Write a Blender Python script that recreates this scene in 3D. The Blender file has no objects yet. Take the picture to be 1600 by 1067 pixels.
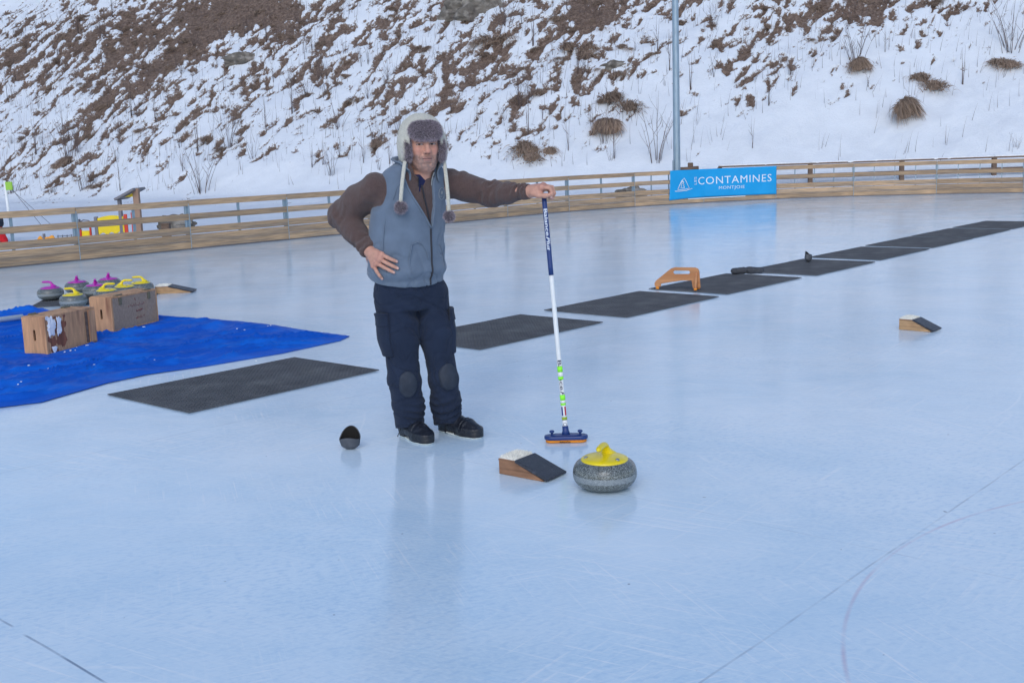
import bpy, bmesh, math, random
import numpy as np
from mathutils import Vector, Matrix

scene = bpy.context.scene
COL = scene.collection
rng = np.random.default_rng(7)
random.seed(7)

# ------------------------------------------------------------------ camera
FPX = 1766.0
PITCH = math.atan(300.5 / FPX)
ROLL = 0.035
cam_data = bpy.data.cameras.new("camera")
cam = bpy.data.objects.new("camera", cam_data)
COL.objects.link(cam)
cam_data.sensor_width = 36.0
cam_data.lens = 36.0 * FPX / 1600.0
cam_data.clip_end = 2000.0
_fw = Vector((0, math.cos(PITCH), -math.sin(PITCH)))
_up0 = Vector((0, math.sin(PITCH), math.cos(PITCH)))
_rt = Vector((1, 0, 0)) * math.cos(ROLL) - _up0 * math.sin(ROLL)
_up = _up0 * math.cos(ROLL) + Vector((1, 0, 0)) * math.sin(ROLL)
cam.matrix_world = Matrix(((_rt.x, _up.x, -_fw.x, 0), (_rt.y, _up.y, -_fw.y, 0), (_rt.z, _up.z, -_fw.z, 1.5), (0, 0, 0, 1)))
scene.camera = cam

# ------------------------------------------------------------------ light
SUN_EL, SUN_AZ = math.radians(36), math.radians(188)
world = bpy.data.worlds.new("World")
scene.world = world
world.use_nodes = True
wn = world.node_tree
bg = wn.nodes["Background"]
sky = wn.nodes.new("ShaderNodeTexSky")
sky.sky_type = 'NISHITA'
sky.sun_disc = False
sky.sun_elevation = SUN_EL
sky.sun_rotation = SUN_AZ
sky.air_density = 1.0
sky.dust_density = 1.0
sky.ozone_density = 2.0
wn.links.new(sky.outputs[0], bg.inputs[0])
bg.inputs[1].default_value = 0.14
sun_d = bpy.data.lights.new("sun", 'SUN')
sun_d.energy = 0.5
sun_d.angle = math.radians(40)
sun_d.color = (1.0, 0.97, 0.94)
sun = bpy.data.objects.new("sun", sun_d)
COL.objects.link(sun)
_sd = Vector((math.sin(SUN_AZ) * math.cos(SUN_EL), math.cos(SUN_AZ) * math.cos(SUN_EL), math.sin(SUN_EL)))
sun.rotation_euler = _sd.to_track_quat('Z', 'Y').to_euler()
vs = scene.view_settings
vs.view_transform = 'Standard'
vs.look = 'None'
vs.gamma = 1.0
vs.use_curve_mapping = False
vs.exposure = 0.42
scene.cycles.max_bounces = 6
scene.cycles.use_denoising = True


# ------------------------------------------------------------------ noise
_perm = np.random.default_rng(3).permutation(256)
_perm = np.concatenate([_perm, _perm, _perm])
_g3 = np.random.default_rng(4).normal(size=(256, 3))
_g3 /= np.linalg.norm(_g3, axis=1)[:, None]


def noise3(x, y, z):
    x, y, z = np.broadcast_arrays(np.asarray(x, float), np.asarray(y, float), np.asarray(z, float))
    xi, yi, zi = np.floor(x).astype(int), np.floor(y).astype(int), np.floor(z).astype(int)
    xf, yf, zf = x - xi, y - yi, z - zi
    u, v, w = [t * t * t * (t * (t * 6 - 15) + 10) for t in (xf, yf, zf)]
    res = 0
    for a in (0, 1):
        for b in (0, 1):
            for c in (0, 1):
                h = _perm[_perm[_perm[(xi + a) & 255] + ((yi + b) & 255)] + ((zi + c) & 255)]
                gr = _g3[h]
                d = gr[..., 0] * (xf - a) + gr[..., 1] * (yf - b) + gr[..., 2] * (zf - c)
                res = res + d * (u if a else 1 - u) * (v if b else 1 - v) * (w if c else 1 - w)
    return res * 1.6


def fbm(x, y, z, octv=4, gain=0.5):
    r, a = 0, 1.0
    for o in range(octv):
        f = 2.0 ** o
        r = r + a * noise3(x * f + 17.3 * o, y * f + 5.1 * o, z * f + 9.7 * o)
        a *= gain
    return r


def sstep(a, b, x):
    t = np.clip((x - a) / (b - a), 0, 1)
    return t * t * (3 - 2 * t)


# ------------------------------------------------------------------ object helpers
def lin(r, g, b, k=1.0):
    out = []
    for c in (r, g, b):
        c = c / 255.0
        c = c / 12.92 if c <= 0.04045 else ((c + 0.055) / 1.055) ** 2.4
        out.append(min(c * k, 1.0))
    return tuple(out)


def tag(o, label=None, cat=None, group=None, kind=None):
    if label: o["label"] = label
    if cat: o["category"] = cat
    if group: o["group"] = group
    if kind: o["kind"] = kind
    return o


def empty(name, loc=(0, 0, 0), rz=0.0):
    o = bpy.data.objects.new(name, None)
    COL.objects.link(o)
    o.empty_display_size = 0.2
    o.location = loc
    o.rotation_euler = (0, 0, rz)
    return o


def link(name, me, material=None, parent=None, loc=None, rz=None):
    o = bpy.data.objects.new(name, me)
    COL.objects.link(o)
    if material is not None and len(me.materials) == 0:
        me.materials.append(material)
    if parent is not None:
        o.parent = parent
    if loc is not None: o.location = loc
    if rz is not None: o.rotation_euler = (0, 0, rz)
    return o


def mesh_np(name, V, Fq, smooth=True, tint=None, attr=None):
    """mesh from numpy verts (n,3) and faces (m,3 or 4); tint = per-vertex float"""
    V = np.asarray(V, np.float32); Fq = np.asarray(Fq, np.int32)
    me = bpy.data.meshes.new(name)
    me.vertices.add(len(V)); me.vertices.foreach_set("co", V.ravel())
    k = Fq.shape[1]
    me.loops.add(Fq.size); me.loops.foreach_set("vertex_index", Fq.ravel())
    me.polygons.add(len(Fq))
    me.polygons.foreach_set("loop_start", np.arange(0, Fq.size, k, dtype=np.int32))
    me.polygons.foreach_set("loop_total", np.full(len(Fq), k, np.int32))
    me.polygons.foreach_set("use_smooth", np.full(len(Fq), smooth))
    if tint is not None:
        a = me.attributes.new("tint", 'FLOAT', 'POINT'); a.data.foreach_set("value", np.asarray(tint, np.float32))
    if attr:
        for n, val in attr.items():
            val = np.asarray(val, np.float32)
            if val.ndim == 1:
                a = me.attributes.new(n, 'FLOAT', 'POINT'); a.data.foreach_set("value", val)
            else:
                a = me.attributes.new(n, 'FLOAT_COLOR', 'POINT')
                a.data.foreach_set("color", np.concatenate([val, np.ones((len(val), 1), np.float32)], 1).ravel())
    me.update(calc_edges=True)
    me.validate()
    return me


class MB:
    """collects shapes into one mesh; every face keeps a tint value"""
    def __init__(s):
        s.v, s.f, s.t, s.sm = [], [], [], []

    def add(s, verts, faces, tint=1.0, smooth=False):
        b = len(s.v)
        s.v += [tuple(p) for p in verts]
        for f in faces:
            s.f.append(tuple(b + i for i in f)); s.t.append(tint); s.sm.append(smooth)
        return s

    def box(s, c, size, rot=None, tint=1.0):
        hx, hy, hz = size[0] / 2, size[1] / 2, size[2] / 2
        P = [Vector((x, y, z)) for x in (-hx, hx) for y in (-hy, hy) for z in (-hz, hz)]
        if rot is not None: P = [rot @ p for p in P]
        P = [p + Vector(c) for p in P]
        return s.add(P, [(0, 1, 3, 2), (4, 6, 7, 5), (0, 4, 5, 1), (2, 3, 7, 6), (0, 2, 6, 4), (1, 5, 7, 3)], tint)

    def tube(s, path, r, n=8, tint=1.0, caps=True, flat=None):
        """tube along a path; r scalar or list; flat = (direction, factor) squashes the section"""
        path = [Vector(p) for p in path]
        rr = r if hasattr(r, '__len__') else [r] * len(path)
        V = []
        prev = None
        for i, p in enumerate(path):
            d = (path[min(i + 1, len(path) - 1)] - path[max(i - 1, 0)]).normalized()
            if prev is None:
                a = d.orthogonal().normalized()
            else:
                a = (prev - d * prev.dot(d))
                a = a.normalized() if a.length > 1e-6 else d.orthogonal().normalized()
            prev = a
            b = d.cross(a)
            for k in range(n):
                th = 2 * math.pi * k / n
                o = (a * math.cos(th) + b * math.sin(th)) * rr[i]
                if flat is not None:
                    ax = Vector(flat[0]); o = o - ax * o.dot(ax) * (1 - flat[1])
                V.append(p + o)
        Fc = []
        for i in range(len(path) - 1):
            for k in range(n):
                k2 = (k + 1) % n
                Fc.append((i * n + k, i * n + k2, (i + 1) * n + k2, (i + 1) * n + k))
        if caps:
            Fc.append(tuple(range(n - 1, -1, -1)))
            m = (len(path) - 1) * n
            Fc.append(tuple(m + k for k in range(n)))
        return s.add(V, Fc, tint, True)

    def prism(s, poly, thick, M=None, tint=1.0, smooth=False):
        """poly: list of (x,z) extruded along y by thick (centred)"""
        n = len(poly)
        V = [Vector((x, -thick / 2, z)) for x, z in poly] + [Vector((x, thick / 2, z)) for x, z in poly]
        if M is not None: V = [M @ v for v in V]
        Fc = [tuple(range(n)), tuple(range(2 * n - 1, n - 1, -1))]
        for i in range(n):
            j = (i + 1) % n
            Fc.append((j, i, n + i, n + j))
        return s.add(V, Fc, tint, smooth)

    def lathe(s, prof, n=48, c=(0, 0, 0), tint=1.0, sx=1.0, sy=1.0):
        V, Fc = [], []
        for r, z in prof:
            for k in range(n):
                th = 2 * math.pi * k / n
                V.append((c[0] + r * sx * math.cos(th), c[1] + r * sy * math.sin(th), c[2] + z))
        for i in range(len(prof) - 1):
            for k in range(n):
                k2 = (k + 1) % n
                Fc.append((i * n + k, i * n + k2, (i + 1) * n + k2, (i + 1) * n + k))
        Fc.append(tuple(range(n - 1, -1, -1)))
        m = (len(prof) - 1) * n
        Fc.append(tuple(m + k for k in range(n)))
        return s.add(V, Fc, tint, True)

    def mesh(s, name, fix=True):
        me = bpy.data.meshes.new(name)
        me.from_pydata([tuple(p) for p in s.v], [], s.f)
        a = me.attributes.new("tint", 'FLOAT', 'FACE')
        a.data.foreach_set("value", np.asarray(s.t, np.float32))
        me.polygons.foreach_set("use_smooth", np.asarray(s.sm, bool))
        if fix:
            bm = bmesh.new(); bm.from_mesh(me)
            bmesh.ops.recalc_face_normals(bm, faces=bm.faces)
            bm.to_mesh(me); bm.free()
        me.update()
        return me

    def build(s, name, material, parent=None, loc=None, rz=None, bevel=0.0, seg=2):
        o = link(name, s.mesh(name), material, parent, loc, rz)
        if bevel: bev(o, bevel, seg)
        return o


def bev(o, w, seg=2, angle=35):
    m = o.modifiers.new("bevel", 'BEVEL')
    m.width = w; m.segments = seg; m.limit_method = 'ANGLE'; m.angle_limit = math.radians(angle)
    m.harden_normals = False
    return o


def copy_tree(o, parent=None):
    c = o.copy()
    COL.objects.link(c)
    if parent is not None: c.parent = parent
    for ch in list(o.children): copy_tree(ch, c)
    return c


def rotz(a): return Matrix.Rotation(a, 3, 'Z')


# ------------------------------------------------------------------ materials
def M(name, col, rough=0.6, var=0.12, vs_=20.0, bump=0.0, bs=200.0, spec=0.5, metal=0.0, stretch=(1, 1, 1),
      tint=False, col2=None, c2s=6.0, c2lo=0.5, c2hi=0.6, rnd=0.0, sheen=0.0, coat=0.0, attr=None, detail=4.0, bstretch=None):
    m = bpy.data.materials.new(name)
    m.use_nodes = True
    nt = m.node_tree; N = nt.nodes; L = nt.links
    p = N["Principled BSDF"]
    tc = N.new("ShaderNodeTexCoord")
    mp = N.new("ShaderNodeMapping"); mp.inputs["Scale"].default_value = stretch
    L.new(tc.outputs["Object"], mp.inputs["Vector"])
    nz = N.new("ShaderNodeTexNoise"); nz.inputs["Scale"].default_value = vs_; nz.inputs["Detail"].default_value = detail
    L.new(mp.outputs[0], nz.inputs["Vector"])
    mr = N.new("ShaderNodeMapRange")
    mr.inputs["From Min"].default_value = 0.3; mr.inputs["From Max"].default_value = 0.7
    mr.inputs["To Min"].default_value = 1 - var; mr.inputs["To Max"].default_value = 1 + var
    L.new(nz.outputs["Fac"], mr.inputs["Value"])
    base = None
    if attr:
        an = N.new("ShaderNodeAttribute"); an.attribute_name = attr
        base = an.outputs["Color"]
    elif col2 is not None:
        n2 = N.new("ShaderNodeTexNoise"); n2.inputs["Scale"].default_value = c2s; n2.inputs["Detail"].default_value = 5
        L.new(mp.outputs[0], n2.inputs["Vector"])
        m2 = N.new("ShaderNodeMapRange"); m2.inputs["From Min"].default_value = c2lo; m2.inputs["From Max"].default_value = c2hi
        L.new(n2.outputs["Fac"], m2.inputs["Value"])
        mx = N.new("ShaderNodeMix"); mx.data_type = 'RGBA'
        mx.inputs[6].default_value = (*col, 1); mx.inputs[7].default_value = (*col2, 1)
        L.new(m2.outputs[0], mx.inputs[0])
        base = mx.outputs[2]
    mul = N.new("ShaderNodeVectorMath"); mul.operation = 'SCALE'
    if base is None: mul.inputs[0].default_value = col
    else: L.new(base, mul.inputs[0])
    fac = mr.outputs[0]
    if tint:
        ta = N.new("ShaderNodeAttribute"); ta.attribute_name = "tint"
        mm = N.new("ShaderNodeMath"); mm.operation = 'MULTIPLY'
        L.new(fac, mm.inputs[0]); L.new(ta.outputs["Fac"], mm.inputs[1]); fac = mm.outputs[0]
    if rnd:
        oi = N.new("ShaderNodeObjectInfo")
        r2 = N.new("ShaderNodeMapRange"); r2.inputs["To Min"].default_value = 1 - rnd; r2.inputs["To Max"].default_value = 1 + rnd
        L.new(oi.outputs["Random"], r2.inputs["Value"])
        mm = N.new("ShaderNodeMath"); mm.operation = 'MULTIPLY'
        L.new(fac, mm.inputs[0]); L.new(r2.outputs[0], mm.inputs[1]); fac = mm.outputs[0]
    L.new(fac, mul.inputs["Scale"])
    L.new(mul.outputs[0], p.inputs["Base Color"])
    p.inputs["Roughness"].default_value = rough
    p.inputs["Metallic"].default_value = metal
    p.inputs["Specular IOR Level"].default_value = spec
    if sheen:
        p.inputs["Sheen Weight"].default_value = sheen; p.inputs["Sheen Roughness"].default_value = 0.5
    if coat:
        p.inputs["Coat Weight"].default_value = coat; p.inputs["Coat Roughness"].default_value = 0.15
    if bump:
        nb = N.new("ShaderNodeTexNoise"); nb.inputs["Scale"].default_value = bs; nb.inputs["Detail"].default_value = 3
        if bstretch:
            mp2 = N.new("ShaderNodeMapping"); mp2.inputs["Scale"].default_value = bstretch
            L.new(tc.outputs["Object"], mp2.inputs["Vector"]); L.new(mp2.outputs[0], nb.inputs["Vector"])
        else:
            L.new(mp.outputs[0], nb.inputs["Vector"])
        bn = N.new("ShaderNodeBump"); bn.inputs["Strength"].default_value = bump; bn.inputs["Distance"].default_value = 0.01
        L.new(nb.outputs["Fac"], bn.inputs["Height"]); L.new(bn.outputs[0], p.inputs["Normal"])
    m["p"] = 1
    return m


MT = {}
MT['wood'] = M("fence_wood", lin(188, 157, 124), 0.8, 0.36, 9, 0.4, 60, stretch=(0.35, 6, 9), tint=True, col2=lin(138, 127, 116), c2s=2.0, c2lo=0.42, c2hi=0.68)
MT['galv'] = M("galvanised_steel", lin(150, 168, 182), 0.45, 0.12, 14, 0.05, 80, metal=0.55, stretch=(1, 1, .25))
MT['rubber'] = M("black_rubber", lin(64, 66, 72), 0.7, 0.25, 30, 0.2, 250)
MT['cuprub'] = M("grey_rubber", lin(80, 83, 90), 0.6, 0.15, 30, 0.15, 250)
MT['matrub'] = M("mat_rubber", lin(84, 85, 88), 0.75, 0.25, 5, 0.25, 300, col2=lin(104, 104, 104), c2s=3.0, c2lo=0.52, c2hi=0.8)
MT['blk'] = M("black_plastic", lin(34, 36, 42), 0.4, 0.1, 30, 0.1, 200)
MT['navy_pl'] = M("navy_plastic", lin(30, 58, 118), 0.35, 0.08, 30, 0.05, 200)
MT['orange_pad'] = M("orange_fabric_pad", lin(230, 140, 40), 0.8, 0.1, 60, 0.2, 400)
MT['white'] = M("white_paint", lin(232, 234, 234), 0.35, 0.04, 20)
MT['txt_w'] = M("white_lettering", lin(225, 232, 240), 0.5, 0.03, 40)
MT['txt_n'] = M("navy_lettering", lin(25, 34, 72), 0.5, 0.05, 40)
MT['neon'] = M("neon_tape", lin(150, 255, 60), 0.5, 0.06, 60)
MT['olive'] = M("yellow_green_band", lin(150, 175, 50), 0.5, 0.2, 200)
MT['red'] = M("red_print", lin(190, 40, 60), 0.5, 0.05, 60)
MT['blueprint'] = M("blue_print", lin(30, 50, 130), 0.5, 0.05, 60)
MT['crate'] = M("crate_wood", lin(200, 154, 114), 0.75, 0.2, 7, 0.3, 60, stretch=(6, 6, 0.8), col2=lin(152, 106, 78), c2s=2.2, c2lo=0.55, c2hi=0.72)
MT['crate_grey'] = M("weathered_plywood", lin(160, 140, 122), 0.8, 0.15, 60, 0.3, 90, stretch=(1, 1, .6), col2=lin(168, 138, 110), c2s=5.0, c2lo=0.58, c2hi=0.75)
MT['rust'] = M("brown_stain", lin(138, 84, 60), 0.7, 0.4, 9, 0.2, 80, stretch=(3, 3, .4))
MT['snowpatch'] = M("packed_snow", (0.88, 0.89, 0.9), 0.7, 0.06, 20, 0.4, 60)
MT['hinge'] = M("dull_brass", lin(120, 112, 90), 0.5, 0.2, 60, 0.1, 200, metal=0.4)
MT['dark'] = M("dark_hollow", lin(24, 20, 18), 0.9, 0.1, 20)  # near-black: small black parts and print, plus painted shade inside hollows
MT['marker'] = M("red_marker", lin(138, 58, 66), 0.8, 0.3, 60)
MT['ply'] = M("orange_plywood", lin(196, 138, 92), 0.5, 0.12, 8, 0.1, 80, stretch=(1, 6, 8), col2=lin(176, 110, 66), c2s=2, c2lo=.45, c2hi=.75)
MT['hackwood'] = M("dark_wood", lin(148, 108, 80), 0.65, 0.3, 8, 0.3, 60, stretch=(1, 5, 7), col2=lin(96, 62, 42), c2s=3, c2lo=.5, c2hi=.68)
MT['hackwood2'] = M("pale_wood", lin(186, 148, 108), 0.65, 0.25, 8, 0.3, 60, stretch=(1, 5, 7), col2=lin(140, 100, 66), c2s=3, c2lo=.5, c2hi=.7)
MT['hackrub'] = M("wet_black_rubber", lin(50, 54, 64), 0.38, 0.25, 60, 0.5, 260, col2=lin(80, 84, 96), c2s=40, c2lo=.6, c2hi=.75)
MT['bristle'] = M("white_bristle", lin(248, 246, 238), 0.7, 0.12, 60, tint=True)
MT['purple'] = M("purple_plastic", lin(190, 40, 170), 0.32, 0.05, 20, coat=.3)
MT['yellow'] = M("yellow_plastic", lin(240, 214, 20), 0.32, 0.05, 20, coat=.3)
MT['steel'] = M("steel", lin(170, 175, 180), 0.3, 0.1, 60, metal=0.9)
MT['banner'] = M("blue_banner", lin(0, 156, 218), 0.5, 0.05, 3, 0.15, 12)
MT['skin'] = M("skin", (1, 1, 1), 0.5, 0.10, 55, 0.12, 260, attr="col", spec=.4)
MT['vest'] = M("grey_blue_fleece", lin(104, 118, 136), 0.95, 0.10, 14, 0.25, 420, sheen=.25, spec=.2)
MT['sweater'] = M("brown_wool", lin(96, 78, 75), 0.95, 0.35, 330, 0.7, 330, sheen=.2, spec=.2, detail=2)
MT['trouser'] = M("navy_workwear", lin(36, 46, 66), 0.9, 0.14, 10, 0.3, 520, spec=.2, sheen=.08)
MT['kneepad'] = M("dark_knee_patch", lin(42, 50, 64), 0.7, 0.2, 30, 0.2, 300)
MT['leather'] = M("black_leather", lin(30, 33, 42), 0.33, 0.2, 30, 0.35, 160)
MT['lace'] = M("black_lace", lin(20, 21, 26), 0.8, 0.1, 80)
MT['grey_trim'] = M("grey_stitching", lin(160, 166, 170), 0.7, 0.1, 80)
MT['slider'] = M("white_slider", lin(214, 222, 220), 0.35, 0.05, 40)
MT['hat'] = M("cream_wool", lin(206, 203, 190), 0.95, 0.10, 140, 0.6, 190, sheen=.3, spec=.2)
MT['fur'] = M("grey_purple_fur", lin(142, 132, 140), 0.8, 0.1, 40, tint=True, spec=.3)
MT['fleecehair'] = M("cream_wool_fibres", lin(206, 203, 190), 0.9, 0.1, 40, tint=True, spec=.2)
MT['tshirt'] = M("navy_knit", lin(22, 30, 72), 0.9, 0.1, 60, 0.3, 400)
MT['zip'] = M("dark_zip", lin(44, 44, 52), 0.5, 0.3, 300, 0.4, 500)
MT['playyel'] = M("yellow_play_panel", lin(235, 205, 20), 0.4, 0.06, 4)
MT['playred'] = M("red_play_panel", lin(205, 60, 40), 0.4, 0.06, 4)
MT['playorange'] = M("orange_play_panel", lin(245, 165, 50), 0.4, 0.06, 4)
MT['playgrey'] = M("grey_play_post", lin(120, 118, 124), 0.6, 0.1, 6)
MT['playbrown'] = M("brown_play_post", lin(158, 128, 108), 0.7, 0.1, 6)
MT['darkwood'] = M("dark_weathered_wood", lin(112, 92, 78), 0.8, 0.3, 8, 0.3, 60, stretch=(1, 5, 5))
MT['rock'] = M("grey_rock", lin(108, 102, 94), 0.9, 0.3, 4, 0.6, 14, col2=lin(140, 134, 126), c2s=3)
MT['twig'] = M("bare_twig", lin(98, 84, 80), 0.9, 0.2, 8, rnd=.2)
MT['drygrass'] = M("dry_grass", lin(150, 130, 114), 0.95, 0.15, 2, tint=True, rnd=.15)
MT['stalk'] = M("dead_stalk", lin(118, 104, 98), 0.95, 0.15, 2, tint=True)
MT['pipe'] = M("white_pipe", lin(222, 224, 222), 0.4, 0.04, 10)
MT['redcloth'] = M("red_trousers", lin(205, 24, 36), 0.8, 0.1, 20)
MT['darkcloth'] = M("dark_jacket", lin(40, 48, 62), 0.8, 0.1, 20)
MT['green'] = M("lime_paint", lin(150, 200, 70), 0.5, 0.05, 10)


def granite():
    m = bpy.data.materials.new("grey_granite"); m.use_nodes = True
    nt = m.node_tree; N = nt.nodes; L = nt.links; p = N["Principled BSDF"]
    tc = N.new("ShaderNodeTexCoord")
    vo = N.new("ShaderNodeTexVoronoi"); vo.inputs["Scale"].default_value = 420
    n1 = N.new("ShaderNodeTexNoise"); n1.inputs["Scale"].default_value = 160; n1.inputs["Detail"].default_value = 4
    L.new(tc.outputs["Object"], vo.inputs["Vector"]); L.new(tc.outputs["Object"], n1.inputs["Vector"])
    r1 = N.new("ShaderNodeValToRGB")
    e = r1.color_ramp.elements
    e[0].position = 0.30; e[0].color = (*lin(52, 56, 55), 1)
    e[1].position = 0.70; e[1].color = (*lin(146, 152, 152), 1)
    md = e.new(0.5); md.color = (*lin(98, 103, 101), 1)
    mx = N.new("ShaderNodeMix"); mx.data_type = 'FLOAT'; mx.inputs[0].default_value = 0.42
    sp = N.new("ShaderNodeSeparateColor"); L.new(vo.outputs["Color"], sp.inputs[0])
    L.new(n1.outputs["Fac"], mx.inputs[2]); L.new(sp.outputs[0], mx.inputs[3])
    L.new(mx.outputs[0], r1.inputs["Fac"])
    # the pale roughened striking band round the middle
    sx = N.new("ShaderNodeSeparateXYZ"); L.new(tc.outputs["Object"], sx.inputs[0])
    sub = N.new("ShaderNodeMath"); sub.operation = 'SUBTRACT'; sub.inputs[1].default_value = 0.062; L.new(sx.outputs[2], sub.inputs[0])
    ab = N.new("ShaderNodeMath"); ab.operation = 'ABSOLUTE'; L.new(sub.outputs[0], ab.inputs[0])
    bd = N.new("ShaderNodeMapRange"); bd.inputs["From Min"].default_value = 0.010; bd.inputs["From Max"].default_value = 0.015
    bd.inputs["To Min"].default_value = 0.38; bd.inputs["To Max"].default_value = 0.0; L.new(ab.outputs[0], bd.inputs["Value"])
    m2 = N.new("ShaderNodeMix"); m2.data_type = 'RGBA'; m2.inputs[7].default_value = (*lin(176, 186, 194), 1)
    L.new(bd.outputs[0], m2.inputs[0]); L.new(r1.outputs[0], m2.inputs[6]); L.new(m2.outputs[2], p.inputs["Base Color"])
    rr = N.new("ShaderNodeMapRange"); rr.inputs["From Max"].default_value = 0.38; rr.inputs["To Min"].default_value = 0.22; rr.inputs["To Max"].default_value = 0.6
    L.new(bd.outputs[0], rr.inputs["Value"]); L.new(rr.outputs[0], p.inputs["Roughness"])
    return m


MT['granite'] = granite()
# ------------------------------------------------------------------ setting
FENCE_CTRL = np.array([(-16.5, 6.6), (-9.6, 14.7), (-7.609, 16.879), (-6.744, 17.745), (-5.44, 19.2), (-3.709, 20.99), (-2.6, 22.2),
    (-1.05, 24.0), (.4, 25.6), (1.65, 26.75), (3.25, 27.75), (4.95, 28.5), (6.73, 29.0), (8.4, 29.1), (10.1, 28.8),
    (12.0, 28.15), (14, 27.1), (16.5, 25.2), (19, 22)])
_d = np.r_[0, np.cumsum(np.linalg.norm(np.diff(FENCE_CTRL, axis=0), axis=1))]
_dd = np.linspace(0, _d[-1], 800)
_fp = np.stack([np.interp(_dd, _d, FENCE_CTRL[:, 0]), np.interp(_dd, _d, FENCE_CTRL[:, 1])], 1)
for _ in range(60):
    _fp[1:-1] = (_fp[:-2] + 2 * _fp[1:-1] + _fp[2:]) / 4
_fs = np.r_[0, np.cumsum(np.linalg.norm(np.diff(_fp, axis=0), axis=1))]


def fence_pt(s):
    return np.array([np.interp(s, _fs, _fp[:, 0]), np.interp(s, _fs, _fp[:, 1])])


ICE_POLY = np.concatenate([_fp[::10], np.array([(24, 12), (24, -14), (-24, -14), (-24, -4)])])
RED_C, RED_R = (2.899, 2.614), 2.020


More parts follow.
